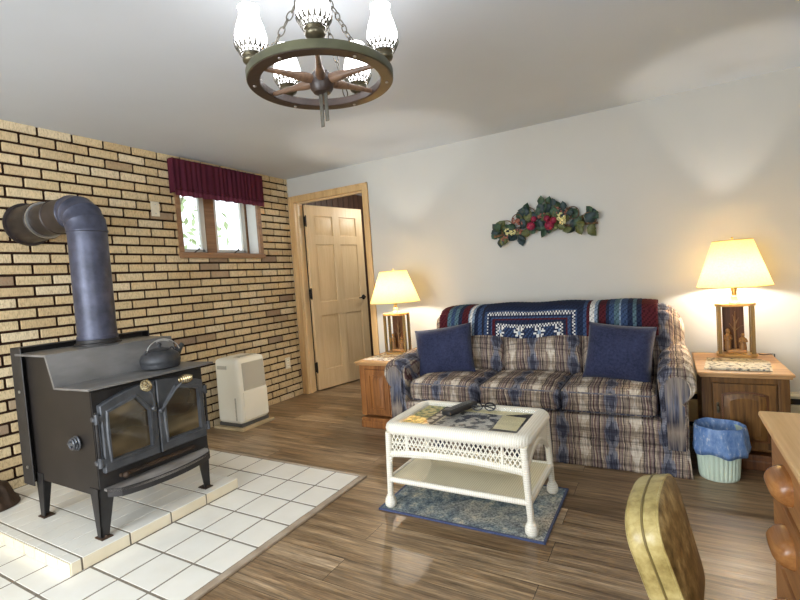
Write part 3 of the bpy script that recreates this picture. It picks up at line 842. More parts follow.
# arched face plate and the two doors
def top_arch(y):
    t_ = (y-yc)/(0.275); return 0.742-0.062*t_*t_
b = MB()
n = 14; ys_ = [sy0+0.004+(sy1-sy0-0.008)*i/n for i in range(n+1)]
b.prism([(sy0+0.002, 0.30), (sy1-0.002, 0.30), (sy1-0.002, 0.745), (sy0+0.002, 0.745)], 'yz', sxf, sxf+0.008)
b.build('face_plate', M['iron'], T)
for side in (-1, 1):
    y_in, y_out = yc+side*0.003, yc+side*0.270
    zlo = 0.372
    ys_ = [y_in+(y_out-y_in)*i/8 for i in range(9)]
    outer = [(y_out, zlo), (y_in, zlo)]+[(q, top_arch(q)) for q in ys_]
    iw = [(yc+side*0.235, zlo+0.055), (yc+side*0.045, zlo+0.055), (yc+side*0.045, 0.600), (yc+side*0.105, 0.678), (yc+side*0.235, 0.642)]
    # frame with window hole: ring of quads outer->inner
    m = 48
    def resample(poly, m):
        L = [0]; P2 = poly+[poly[0]]
        for a, c in zip(P2, P2[1:]): L.append(L[-1]+math.hypot(c[0]-a[0], c[1]-a[1]))
        out = []
        for k in range(m):
            d = L[-1]*k/m
            for i in range(len(poly)):
                if L[i] <= d <= L[i+1]:
                    f = (d-L[i])/max(L[i+1]-L[i], 1e-9); a, c = P2[i], P2[i+1]
                    out.append((a[0]+(c[0]-a[0])*f, a[1]+(c[1]-a[1])*f)); break
        return out
    # angular matching about the window centre
    cy_, cz_ = yc+side*0.14, 0.54
    def radial(poly, a):
        dx, dz = math.cos(a), math.sin(a); best = None
        for p0, p1 in zip(poly, poly[1:]+[poly[0]]):
            ex, ez = p1[0]-p0[0], p1[1]-p0[1]; den = dx*ez-dz*ex
            if abs(den) < 1e-12: continue
            t1 = ((p0[0]-cy_)*ez-(p0[1]-cz_)*ex)/den; s1 = ((p0[0]-cy_)*dz-(p0[1]-cz_)*dx)/den
            if t1 > 0 and -1e-6 <= s1 <= 1+1e-6 and (best is None or t1 < best): best = t1
        return (cy_+dx*best, cz_+dz*best)
    angs = sorted({2*PI*k/60 for k in range(60)} | {math.atan2(p[1]-cz_, p[0]-cy_) % (2*PI) for p in outer+iw})
    OR = [radial(outer, a) for a in angs]; IR = [radial(iw, a) for a in angs]
    def off(P_, c, d): return [(p[0]+(cy_-p[0])*d/max(math.hypot(p[0]-cy_, p[1]-cz_), 1e-6)*1.0, p[1]+(cz_-p[1])*d/max(math.hypot(p[0]-cy_, p[1]-cz_), 1e-6)) for p in P_]
    rings = [[(sxf+0.008, *p) for p in OR], [(sxf+0.032, *p) for p in OR], [(sxf+0.037, *p) for p in off(OR, 0, 0.006)], [(sxf+0.037, *p) for p in off(IR, 0, -0.018)], [(sxf+0.043, *p) for p in off(IR, 0, -0.012)], [(sxf+0.043, *p) for p in off(IR, 0, -0.003)], [(sxf+0.02, *p) for p in IR]]
    b = MB(); b.loft(rings, cap=False); 
    dr = b.build('door', M['iron_door'], T, smooth=25)
    b = MB(); b.prism(IR, 'yz', sxf+0.012, sxf+0.021); b.build('glass', M['ember_glass'], dr, smooth=0)
    # spring-coil handle
    x0 = sxf+0.037
    if side < 0: hp = [(x0+0.004, yc-0.022, 0.605), (x0+0.02, yc-0.026, 0.63), (x0+0.045, yc-0.05, 0.69), (x0+0.06, yc-0.085, 0.735)]
    else: hp = [(x0+0.004, yc+0.012, 0.585), (x0+0.02, yc+0.02, 0.60), (x0+0.045, yc+0.075, 0.68), (x0+0.06, yc+0.125, 0.722)]
    b = MB(); b.tube(hp, 0.0065); b.ball(hp[0], 0.014)
    h = b.build('handle', M['iron_door'], dr)
    b = MB()
    c0 = Vector(hp[3]); ax = Vector((0.25, 1.0 if side > 0 else -0.25, 0.25 if side < 0 else 0.05)).normalized(); q = ax.orthogonal().normalized(); w = ax.cross(q)
    pts = []
    for k in range(90):
        a = k/90*2*PI*7; rr = 0.023*math.sin(PI*(0.15+0.7*k/89))
        pts.append(c0+ax*(k/89*0.07-0.035)+q*math.cos(a)*rr+w*math.sin(a)*rr)
    b.tube(pts, 0.0032, 6); b.tube([c0-ax*0.034, c0+ax*0.034], 0.006)
    b.build('coil_knob', M['coil'], h)
    for z in (0.425, 0.625):
        b = MB(); yy = yc+side*0.285
        b.tube([(sxf+0.03, yy, z-0.022), (sxf+0.03, yy, z+0.022)], 0.011, 10); b.box(sxf+0.018, sxf+0.038, min(yy, yy-side*0.03), max(yy, yy-side*0.03), z-0.014, z+0.014, 0.003, 1)
        b.box(sxf+0.005, sxf+0.03, min(yy, yy+side*0.016), max(yy, yy+side*0.016), z-0.010, z+0.010, 0.003, 1)
        b.build('hinge', M['iron_door'], dr)
# hinge rods at the door edges
for side in (-1, 1):
    b = MB(); yy = yc+side*0.285; b.tube([(sxf+0.025, yy, 0.40), (sxf+0.025, yy, 0.655)], 0.007, 8); b.build('hinge_rod', M['iron'], T)
# curved ash lip and air slider
b = MB()
poly = [(sxf+0.002, sy0+0.02), (sxf+0.002, sy1-0.02)]
N = 16
poly += [(sxf+0.06+0.075*math.sin(PI*i/N)**0.6 if 0 < i < N else sxf+0.035, sy1-0.02-(sy1-sy0-0.04)*i/N) for i in range(N+1)]
b.prism(poly, 'xy', 0.286, 0.298, 0.003, 1)
pl2 = []
b.build('ash_lip', M['iron_lip'], T)
b = MB()
for i in range(N):
    a0, a1 = poly[2+i], poly[3+i]
    b.loft([[(a0[0], a0[1], 0.300), (a0[0]-0.008, a0[1], 0.300), (a0[0]-0.008, a0[1], 0.262), (a0[0], a0[1], 0.262)], [(a1[0], a1[1], 0.300), (a1[0]-0.008, a1[1], 0.300), (a1[0]-0.008, a1[1], 0.262), (a1[0], a1[1], 0.262)]])
b.build('lip_rim', M['iron'], T)
b = MB(); b.box(sxf+0.004, sxf+0.022, sy0+0.09, sy1-0.09, 0.322, 0.340, 0.003, 1); b.tube([(sxf+0.03, sy0+0.10, 0.331), (sxf+0.03, sy1-0.12, 0.331)], 0.006); b.ball((sxf+0.032, sy0+0.11, 0.331), 0.015)
b.build('air_slider', M['rust_iron'], T)
# round damper handle on the left side
b = MB()
dc = (-2.405, sy0, 0.505); RM = Matrix.Rotation(PI/2, 4, 'X')
b.tube([dc, (dc[0], sy0-0.035, dc[2])], 0.008)
for k in range(3):
    b.torus((dc[0], sy0-0.012-0.010*k, dc[2]), 0.030-0.004*k, 0.0055, RM, 18, 6)
b.tube([(dc[0]-0.034, sy0-0.03, dc[2]), (dc[0]+0.034, sy0-0.03, dc[2]+0.004)], 0.007)
b.build('damper_handle', M['iron_door'], T)
# flue collar
PX, PY, PR = -2.775, 1.434, 0.096
b = MB(); b.lathe([(PR+0.018, 0.915), (PR+0.018, 0.925), (PR+0.008, 0.930), (PR+0.006, 0.945)], (PX, PY, 0), 32); b.build('flue_collar', M['iron'], T)

# =================================================================== STOVE PIPE
PZ = 1.657
SP = empty('stove_pipe', (PX, PY, 0.945), 'blue black metal stove pipe bending from the stove into the brick wall', 'stove pipe')
b = MB()
b.lathe([(PR, 0.947), (PR, PZ-0.130), (PR+0.002, PZ-0.122)], (PX, PY, 0), 36); b.build('upright_pipe', M['pipe'], SP)
b = MB(); b.lathe([(PR+0.004, 0.946), (PR+0.005, 0.955), (PR+0.004, 0.965)], (PX, PY, 0), 36); b.build('pipe_crimp', M['pipe'], SP)
b = MB()   # three-gore adjustable elbow
RB = 0.120
def ering(a, r):
    c = Vector((PX-RB+RB*math.cos(a), PY, PZ-RB+RB*math.sin(a)))
    nx = Vector((math.cos(a), 0, math.sin(a)))
    return [c+nx*(r*math.cos(2*PI*k/36))+Vector((0, 1, 0))*(r*math.sin(2*PI*k/36)) for k in range(36)]
A = [0, 0, 30, 30, 30, 60, 60, 60, 90, 90]
rg = []
for (a, r) in ((0, PR+0.004), (2, PR+0.006), (4, PR+0.002), (14, PR+0.002), (22, PR+0.002), (24, PR+0.005), (26, PR+0.002), (44, PR+0.002), (46, PR+0.005), (48, PR+0.002), (66, PR+0.002), (68, PR+0.005), (70, PR+0.002), (86, PR+0.002), (88, PR+0.006), (90, PR+0.004)):
    rg.append(ering(math.radians(a), r))
b.loft(rg); b.build('elbow', M['pipe'], SP, smooth=50)
HM = Matrix.Translation((0, PY, PZ)) @ Matrix.Rotation(-PI/2, 4, 'Y')
def hl(prof): return dict(prof=[(r, -x) for r, x in prof])
def hlathe(b, prof, n=36): b.loft([[Vector((x, PY+r*math.sin(2*PI*k/n), PZ+r*math.cos(2*PI*k/n))) for k in range(n)] for r, x in prof])
b = MB(); hlathe(b, [(PR, PX-RB+0.004), (PR, PX-RB-0.16), (PR+0.004, PX-RB-0.165), (PR+0.004, PX-RB-0.18), (PR, PX-RB-0.185), (PR, XL+0.18)]); b.build('horizontal_pipe', M['pipe_dark'], SP)
b = MB(); hlathe(b, [(PR+0.004, XL+0.236), (PR+0.012, XL+0.235), (PR+0.013, XL+0.226), (PR+0.006, XL+0.222)]); b.build('steel_band', M['silver'], SP)
b = MB(); hlathe(b, [(PR+0.012, XL+0.224), (PR+0.016, XL+0.219), (PR+0.019, XL+0.05), (PR+0.020, XL+0.012)]); th = b.build('thimble', M['pipe_dark'], SP)
b = MB()
n = 36
b.loft([[Vector((XL+x, PY+r*math.sin(2*PI*k/n), PZ+r*math.cos(2*PI*k/n))) for k in range(n)] for r, x in ((PR+0.016, 0.004), (PR+0.036, 0.004), (PR+0.036, 0.012), (PR+0.02, 0.014))])
b.build('wall_flange', M['pipe_dark'], th)

# =================================================================== KETTLE
K = empty('kettle', (-2.40, 1.548, 0.7725), 'squat black cast iron tea kettle with wire handle on the stove shelf', 'kettle')
b = MB()
KM = Matrix.Translation((-2.40, 1.548, 0.7725))
KP = [(0.088, 0), (0.094, 0.003), (0.098, 0.02), (0.097, 0.026), (0.101, 0.032), (0.100, 0.05), (0.090, 0.072), (0.070, 0.086), (0.050, 0.092), (0.048, 0.094)]
b.lathe(KP, n=36, M=KM); kb = b.build('kettle_body', M['kettle'], K, smooth=50)
b = MB(); b.lathe([(0.050, 0.093), (0.052, 0.096), (0.046, 0.101), (0.022, 0.107), (0.008, 0.109), (0.007, 0.116), (0.013, 0.121), (0.012, 0.128), (0.004, 0.132)], n=28, M=KM); b.build('kettle_lid', M['kettle'], K)
b = MB()
b.tube([KM @ Vector(p) for p in ((0.01, 0.075, 0.055), (0.012, 0.10, 0.075), (0.013, 0.118, 0.098), (0.014, 0.130, 0.108))], [0.028, 0.020, 0.014, 0.012], 12); b.build('spout', M['kettle'], K, smooth=60)
b = MB()
b.bm.free()
for s_ in (-1, 1):
    b = MB(); b.torus(KM @ Vector((0, s_*0.072, 0.088)), 0.011, 0.0035, Matrix.Rotation(PI/2, 4, 'Y'), 14, 6); b.build('handle_lug', M['kettle'], K)
b = MB()
hp = [KM @ Vector((0.004*i, -0.074+0.148*i/16, 0.092+0.062*math.sin(PI*i/16)**0.6)) for i in range(17)]
b.tube(hp, 0.0028, 8); hd = b.build('handle', M['silver'], K)
b = MB()
pts = []
for k in range(120):
    t_ = k/119; p = Vector(hp[5]).lerp(Vector(hp[11]), t_); zz = 0.768+0.092+0.062*math.sin(PI*(5+6*t_)/16)**0.6
    a = k/120*2*PI*14; pts.append((p.x+0.006*math.cos(a), p.y, zz+0.006*math.sin(a)))
b.tube(pts, 0.0015, 5); b.build('coil_grip', M['silver'], hd)

# rusty iron pot at the left edge
b = MB()
prof = [(0.125, 0), (0.130, 0.004), (0.126, 0.020), (0.108, 0.040), (0.096, 0.075), (0.085, 0.105), (0.074, 0.122), (0.058, 0.130)]
n = 48; rings = []
pc = (-3.262, 1.045, ZU)
for r, z in prof: rings.append([Vector((pc[0]+(r+(0.006*math.cos(12*2*PI*k/n) if 0.01 < z < 0.13 else 0))*math.cos(2*PI*k/n), pc[1]+(r+(0.006*math.cos(12*2*PI*k/n) if 0.01 < z < 0.13 else 0))*math.sin(2*PI*k/n), pc[2]+z)) for k in range(n)])
IP = empty('iron_pot', pc, 'dark rusty fluted iron pot standing on the tiles left of the stove', 'pot')
b.loft(rings); b.build('pot_body', M['rust_iron'], IP, smooth=50)
b = MB(); b.lathe([(0.060, 0.129), (0.056, 0.136), (0.03, 0.142), (0.011, 0.146), (0.011, 0.154), (0.016, 0.160), (0.006, 0.166)], pc, 24); b.build('pot_lid', M['rust_iron'], IP)

# =================================================================== DEHUMIDIFIER on its board
b = MB(); b.box(-3.395, -3.045, 2.612, 2.972, 0, 0.022, 0.004); tag(b.build('base_board', M['board']), 'flat wooden board on the floor under the ivory dehumidifier', 'board')
DZ0 = 0.022
DH_ = empty('dehumidifier', (-3.22, 2.79, DZ0), 'ivory plastic dehumidifier standing against the brick wall by the hearth', 'dehumidifier')
b = MB(); b.box(-3.36, -3.085, 2.645, 2.945, DZ0, DZ0+0.03, 0.006); b.build('dark_foot', M['grey_plastic'], DH_)
dx0, dx1, dy0, dy1, dz0, dz1 = -3.365, -3.075, 2.636, 2.954, DZ0+0.025, 0.592
def taper(q):
    t_ = (q.z+0.28)/0.57; return Vector((q.x-max(0, q.x)*0.14*max(0, t_-0.35), q.y*(1-0.03*t_), q.z))
b = MB(); b.rbox(((dx0+dx1)/2, (dy0+dy1)/2, (dz0+dz1)/2), (dx1-dx0, dy1-dy0, dz1-dz0), 0.035, (0.0, 0.0, 0.006), 12, warp=taper)
b.build('housing', M['white_plastic'], DH_, smooth=60)
b = MB()
xg = -3.077
b.loft([[(xg-0.012, dy0+0.055, 0.325), (xg-0.012, dy1-0.028, 0.325), (xg-0.022, dy1-0.030, 0.545), (xg-0.022, dy0+0.055, 0.545)], [(xg+0.004, dy0+0.052, 0.322), (xg+0.004, dy1-0.025, 0.322), (xg-0.009, dy1-0.028, 0.550), (xg-0.009, dy0+0.052, 0.550)]])
b.build('grille', M['grille'], DH_, smooth=0)
b = MB(); b.box(-3.079, -3.071, dy0+0.040, dy1-0.018, 0.075, 0.310, 0.003); b.build('bucket_front', M['white_plastic'], DH_)
b = MB(); b.box(-3.20, -3.135, dy0+0.07, dy1-0.04, 0.590, 0.5985, 0.003); b.build('control_strip', M['grille'], DH_)
b = MB(); b.box(-3.32, -3.21, dy0-0.002, dy0+0.004, 0.505, 0.535, 0.002); b.build('carry_recess', M['grille'], DH_)
b = MB(); b.box(-3.14, -3.125, dy0-0.002, dy0+0.006, 0.08, 0.27, 0.002); b.build('water_gauge', M['grille'], DH_)
# =================================================================== END TABLES
TT = 0.531      # table top height
def end_table(x0, x1, y0, y1, label, door_arch, knob_side, mats):
    mb_, mt_, md_ = mats
    T = empty('end_table', ((x0+x1)/2, (y0+y1)/2, 0), label, 'end table', None)
    bx0, bx1, by0, by1 = x0+0.022, x1-0.022, y0+0.035, y1-0.015
    b = MB()   # carcass
    b.box(bx0, bx1, by0+0.012, by1, 0.10, TT-0.022, 0.003)
    b.box(bx0-0.004, bx0+0.045, by0, by0+0.02, 0.10, TT-0.024, 0.004); b.box(bx1-0.045, bx1+0.004, by0, by0+0.02, 0.10, TT-0.024, 0.004)
    b.box(bx0+0.04, bx1-0.04, by0+0.001, by0+0.02, TT-0.062, TT-0.024, 0.003)
    b.build('cabinet_body', mb_, T)
    b = MB()   # plinth in two steps
    b.box(bx0-0.006, bx1+0.006, by0-0.006, by1, 0.0, 0.085, 0.006); b.box(bx0-0.012, bx1+0.012, by0-0.012, by1, 0.0, 0.06, 0.010, 3)
    b.build('plinth', md_, T)
    b = MB()   # moulded top
    b.box(x0, x1, y0, y1, TT-0.016, TT, 0.006, 3); b.box(x0+0.008, x1-0.008, y0+0.008, y1-0.004, TT-0.028, TT-0.014, 0.005, 2)
    b.build('table_top', mt_, T)
    # door with raised panel
    ax0, ax1, az0, az1 = bx0+0.048, bx1-0.048, 0.115, TT-0.066
    b = MB(); b.box(ax0, ax1, by0-0.002, by0+0.014, az0, az1, 0.004)
    d = b.build('door', mb_, T)
    m = 0.045; px0, px1, pz0, pz1 = ax0+m, ax1-m, az0+m, az1-m
    def outline(o, yy):
        pts = [(px0+o, yy, pz0+o), (px1-o, yy, pz0+o)]
        n = 12
        for i in range(n+1):
            t_ = i/n; x = px1-o+(px0-px1+2*o)*t_
            z = pz1-o-(0.018*(2*t_-1)**2 if door_arch else 0)
            pts.append((x, yy, z))
        return pts
    b = MB(); b.loft([outline(-0.006, by0-0.001), outline(-0.006, by0-0.007), outline(0.002, by0-0.008), outline(0.004, by0-0.003)], cap=False); b.build('panel_moulding', md_, d, smooth=20)
    b = MB(); b.loft([outline(0.004, by0-0.001), outline(0.006, by0-0.003), outline(0.028, by0-0.008), outline(0.030, by0-0.009)]); b.build('raised_panel', mb_, d, smooth=20)
    if not knob_side: return T
    kx = ax0+0.022 if knob_side < 0 else ax1-0.022
    b = MB(); b.box(kx-0.006, kx+0.006, by0-0.006, by0-0.001, 0.30, 0.36, 0.003); b.tube([(kx, by0-0.006, 0.345), (kx, by0-0.018, 0.34), (kx, by0-0.02, 0.325), (kx, by0-0.016, 0.315)], 0.004); b.ball((kx, by0-0.018, 0.315), 0.006)
    b.build('door_pull', M['antique'], d)
    return T
end_table(0.128, 0.552, 3.02, 3.66, 'dark oak end table with arched door panel standing right of the sofa', True, -1, (M['oak_dark2'] if 'oak_dark2' in M else M['oak_front'], M['oak_top'], M['oak_dark']))
end_table(-2.165, -1.815, 3.0, 3.62, 'honey oak end table between the sofa and the doorway', False, 0, (M['oak_front'], M['oak_top'], M['oak_front']))

# =================================================================== TABLE LAMPS
def lamp(cx, cy, r_b, r_t, z_b, z_t, pw, ptop, label):
    L = empty('table_lamp', (cx, cy, TT+0.004), label, 'lamp', 'wooden lantern table lamps')
    zb = TT+0.004
    def octo(w, d, z0, z1, bev=0.004):
        b = MB(); c = 0.35
        pl = [(-w/2, -d/2*c), (-w/2*0.62, -d/2), (w/2*0.62, -d/2), (w/2, -d/2*c), (w/2, d/2*c), (w/2*0.62, d/2), (-w/2*0.62, d/2), (-w/2, d/2*c)]
        b.prism([(cx+x, cy+y) for x, y in pl], 'xy', z0, z1, bev); return b
    octo(pw, 0.16, zb, zb+0.016).build('base', M['lamp_wood'], L)
    octo(pw, 0.16, ptop-0.016, ptop).build('top_board', M['lamp_wood'], L)
    for sx_, sy_ in ((-1, -1), (1, -1), (1, 1), (-1, 1)):
        b = MB(); x = cx+sx_*(pw/2-0.020); y = cy+sy_*0.038
        b.box(x-0.010, x+0.010, y-0.010, y+0.010, zb+0.014, ptop-0.014, 0.002, 1); b.build('post', M['lamp_post'], L)
    b = MB(); b.box(cx-pw*0.30, cx+pw*0.24, cy+0.045, cy+0.055, zb+0.014, ptop-0.014, 0.002, 1); b.build('back_panel', M['oak_dark'], L)
    # carved scene: two standing figures and a bare tree on a little mound
    b = MB(); b.box(cx-0.05, cx+0.055, cy-0.02, cy+0.035, zb+0.016, zb+0.038, 0.008, 3); b.build('mound', M['oak_top'], L)
    for dx, h in ((-0.040, 0.135), (0.036, 0.105)):
        b = MB(); z = zb+0.034
        b.lathe([(0.018, 0), (0.020, 0.01), (0.014, h*0.55), (0.016, h*0.68), (0.008, h*0.78), (0.005, h*0.8)], (cx+dx, cy, z), 12)
        b.ball((cx+dx, cy, z+h*0.88), h*0.10, (1, 1, 1.15), 10, 7)
        b.tube([(cx+dx-0.014, cy, z+h*0.68), (cx+dx-0.018, cy-0.012, z+h*0.5), (cx+dx, cy-0.02, z+h*0.46)], 0.005, 6); b.tube([(cx+dx+0.014, cy, z+h*0.68), (cx+dx+0.02, cy-0.012, z+h*0.52), (cx+dx+0.002, cy-0.02, z+h*0.48)], 0.005, 6)
        b.build('carved_figure', M['carving'], L)
    b = MB(); z = zb+0.034
    b.tube([(cx, cy+0.02, z), (cx-0.002, cy+0.02, z+0.12), (cx+0.002, cy+0.02, z+0.24)], [0.007, 0.006, 0.003], 8)
    for q in ((0.12, 0.045, 0.155), (0.11, -0.03, 0.165), (0.17, -0.012, 0.22), (0.15, 0.02, 0.2)): b.tube([(cx, cy+0.02, z+q[0]), (cx+q[1]*0.6, cy+0.015, z+q[0]+(q[2]-q[0])*0.7), (cx+q[1], cy+0.012, z+q[2])], [0.004, 0.003, 0.002], 6)
    b.build('carved_tree', M['carving'], L)
    b = MB(); b.lathe([(0.030, ptop), (0.032, ptop+0.006), (0.024, ptop+0.012), (0.016, ptop+0.03), (0.020, ptop+0.04), (0.013, ptop+0.05)], (cx, cy, 0), 20); b.build('glass_neck', M['crystal'], L)
    b = MB(); b.lathe([(0.012, ptop+0.05), (0.014, ptop+0.055), (0.014, ptop+0.075), (0.017, ptop+0.077), (0.017, ptop+0.115), (0.012, ptop+0.12)], (cx, cy, 0), 18); b.build('socket', M['brass'], L)
    # thin shell shade, open above and below
    b = MB(); N = 48
    def ring(r, z): return [Vector((cx+r*math.cos(2*PI*k/N), cy+r*math.sin(2*PI*k/N), z)) for k in range(N)]
    b.loft([ring(r_b, z_b), ring(r_t, z_t)], cap=False)
    sh = b.build('lamp_shade', M['shade'], L, smooth=80)
    for r, z in ((r_b, z_b), (r_t, z_t)):
        b = MB(); b.torus((cx, cy, z), r, 0.0028, None, N, 6); b.build('shade_trim', M['shade_trim'], sh)
    b = MB(); b.torus((cx, cy, z_t-0.012), 0.014, 0.002, None, 16, 6)
    for k in range(3):
        a = 2*PI*k/3; b.tube([(cx+0.014*math.cos(a), cy+0.014*math.sin(a), z_t-0.012), (cx+r_t*math.cos(a), cy+r_t*math.sin(a), z_t-0.004)], 0.0015, 6)
    b.tube([(cx, cy, z_t-0.012), (cx, cy, z_t+0.012)], 0.003, 6); b.ball((cx, cy, z_t+0.014), 0.007)
    b.build('shade_spider', M['brass'], L)
    b = MB(); zc = ptop+0.12
    b.lathe([(0.012, zc), (0.014, zc+0.01), (0.026, zc+0.045), (0.028, zc+0.06), (0.020, zc+0.08), (0.006, zc+0.088)], (cx, cy, 0), 18)
    bl = b.build('bulb', M['bulb'], L); bl.visible_shadow = True
    return (cx, cy, zc+0.05)
M['lamp_wood'] = wood('lamp_board', C(196, 158, 96), C(146, 104, 54), 'x', 1.0, 0.35)
M['lamp_post'] = wood('lamp_post_wood', C(150, 124, 74), C(104, 78, 40), 'z', 1.0, 0.35)
M['carving'] = wood('carving_wood', C(156, 116, 68), C(100, 66, 34), 'z', 2.0, 0.5)
M['shade_trim'] = plain('shade_trim_cord', C(206, 176, 110), 0.8)
LAMP_R = lamp(0.362, 3.545, 0.196, 0.104, 0.968, 1.250, 0.208, 0.862, 'lit cream-shaded wooden table lamp on the end table right of the sofa')
LAMP_L = lamp(-1.985, 3.40, 0.210, 0.114, 0.966, 1.226, 0.226, 0.874, 'lit cream-shaded wooden table lamp on the end table beside the doorway')
b = MB(); b.tube([(0.475, 3.56, TT+0.012), (0.50, 3.57, TT+0.006), (0.54, 3.60, TT+0.006), (0.562, 3.62, TT+0.002), (0.568, 3.66, 0.45), (0.575, 3.70, 0.36), (0.58, 3.72, 0.30)], 0.003, 6)
tag(b.build('lamp_cord', M['cord']), 'thin brown lamp cord trailing off the right end table behind the lamp', 'cord')

# papers on the end tables
def sheet(name, pts, z0, th, mat, label, cat, group=None, parent=None):
    b = MB(); b.prism(pts, 'xy', z0, z0+th)
    o = b.build(name, mat, parent, smooth=0)
    if label: tag(o, label, cat, group)
    return o
sheet('newspaper', [(0.165, 3.10), (0.47, 3.085), (0.50, 3.36), (0.46, 3.44), (0.20, 3.45)], TT, 0.004, M['newsprint'], 'printed newspaper lying under the lamp on the right end table', 'newspaper')
sheet('folded_newspaper', [(0.19, 3.09), (0.455, 3.075), (0.475, 3.22), (0.21, 3.235)], TT+0.0045, 0.010, M['newsprint2'] if 'newsprint2' in M else M['newsprint'], 'folded newspaper section at the front edge of the right end table', 'newspaper')
sheet('magazine', [(-2.14, 3.09), (-1.87, 3.07), (-1.83, 3.45), (-2.10, 3.47)], TT, 0.004, M['magazine'], 'open pale magazine under the lamp on the left end table', 'magazine')

# =================================================================== SOFA
sx0, sx1 = -1.79, 0.115
SF = empty('sofa', (-0.84, 3.28, 0), 'plaid three seat sofa with rolled arms and pleated skirt against the back wall', 'sofa')
yF, yB_ = 2.845, 3.74
b = MB()   # base frame and front rail
b.box(-1.70, 0.02, yF+0.03, yB_, 0.06, 0.30, 0.02, 3); b.rbox((-0.84, yF+0.03, 0.225), (1.60, 0.09, 0.15), 0.03, (0, 0.004, 0), 8)
b.build('seat_base', M['plaid'], SF)
b = MB()   # skirt with kick pleats
def skirt_x(u, v):
    x = -1.755+u*(0.07+1.755); z = 0.155*v+0.004
    pl = 0
    for c in (-1.09, -0.58): pl += 0.012*math.exp(-((x-c)/0.010)**2)*(1-v)
    return (x, yF-0.010-0.022*(1-v)-0.003*math.sin(x*30)*(1-v)+pl, z)
b.grid(skirt_x, 150, 8)
for xx, s in ((-1.755, -1), (0.07, 1)):
    b.grid(lambda u, v: (xx+s*0.014*(1-v), yF-0.010-0.022*(1-v)+u*(yB_-yF), 0.155*v+0.004), 30, 8)
o = b.build('skirt', M['plaid'], SF, smooth=70); solidify(o, 0.008, -1)
b = MB(); b.tube([(-1.755, yF-0.012, 0.158), (0.07, yF-0.012, 0.158)], 0.006, 8); b.build('skirt_welt', M['plaid'], SF)
for cxx, sgn in ((-1.70, -1), (0.025, 1)):
    # rolled arm: profile swept from front to back
    inner = -sgn
    R_ = 0.092; zc = 0.495
    prof = [(cxx+inner*0.075, 0.14), (cxx+inner*0.080, 0.40)]
    for i in range(17):
        a = math.radians(180-15-i*(235/16)) if sgn > 0 else math.radians(15+i*(235/16))
        prof.append((cxx+R_*math.cos(a), zc+R_*math.sin(a)))
    prof += [(cxx+sgn*0.052, 0.39), (cxx+sgn*0.048, 0.14)]
    cen = (cxx, 0.36)
    rings = []
    for y, sc, dz in ((yF-0.012, 0.90, 0), (yF-0.006, 0.965, 0), (yF+0.012, 1.0, 0.002), (yF+0.2, 1.0, 0.018), (yF+0.45, 1.0, 0.036), (3.55, 0.98, 0.04), (3.70, 0.95, 0.03), (3.72, 0.86, 0.0)):
        rings.append([Vector((cen[0]+(x-cen[0])*sc, y, cen[1]+(z-cen[1])*sc+(dz if z > 0.4 else 0))) for x, z in prof])
    b = MB(); b.loft(rings); ar = b.build('arm', M['plaid'], SF, smooth=50)
    # inset front panel with welt
    pr = [(cxx+(x-cxx)*0.70, 0.36+(z-0.36)*(0.82 if z > 0.36 else 0.98)) for x, z in prof]
    b = MB(); b.loft([[Vector((x, yF-0.008, z)) for x, z in pr], [Vector((x, yF-0.024, z)) for x, z in pr], [Vector((cxx+(x-cxx)*0.9, yF-0.030, 0.36+(z-0.36)*0.95)) for x, z in pr]]); b.build('arm_front_panel', M['plaid_dark'], ar, smooth=50)
    b = MB(); b.tube([Vector((x, yF-0.024, z)) for x, z in pr], 0.005, 6, True); b.build('arm_welt', M['plaid'], ar)
# back frame and three back panels
b = MB()
def tilt(q): return Vector((q.x, q.y+0.12*q.z, q.z))
def bow(q):
    e = max(0, abs(q.x)-0.70)
    return Vector((q.x, q.y+0.12*q.z, q.z-(0.10*(e/0.165)**2 if q.z > 0.05 else 0)*0.6))
b.rbox((-0.775, 3.55, 0.585), (1.73, 0.26, 0.575), 0.105, (0, 0.01, 0.012), 22, warp=bow)
b.build('back_frame', M['plaid'], SF, smooth=60)
for i in range(3):
    x = -1.335+0.545*i
    b = MB(); b.rbox((x, 3.395, 0.625), (0.548, 0.13, 0.43), 0.05, (0, 0.028, 0), 12, warp=tilt); b.build('back_cushion', M['plaid'], SF, smooth=60)
for i in range(3):
    x = -1.345+0.512*i+0.0
    b = MB(); b.rbox((x, 3.085, 0.372), (0.512, 0.50, 0.145), 0.045, (0.0, 0.012, 0.022), 14); sc = b.build('seat_cushion', M['plaid'], SF, smooth=60)
    b = MB()
    for z in (0.425, 0.315):
        w, d = 0.247, 0.243
        pts = [(x-w+0.03, 3.085-d), (x+w-0.03, 3.085-d), (x+w, 3.085-d+0.03), (x+w, 3.085+d), (x-w, 3.085+d), (x-w, 3.085-d+0.03)]
        b.tube([(p[0], p[1]-0.003, z) for p in pts], 0.005, 6, True)
    b.build('cushion_welt', M['plaid_dark'], sc)

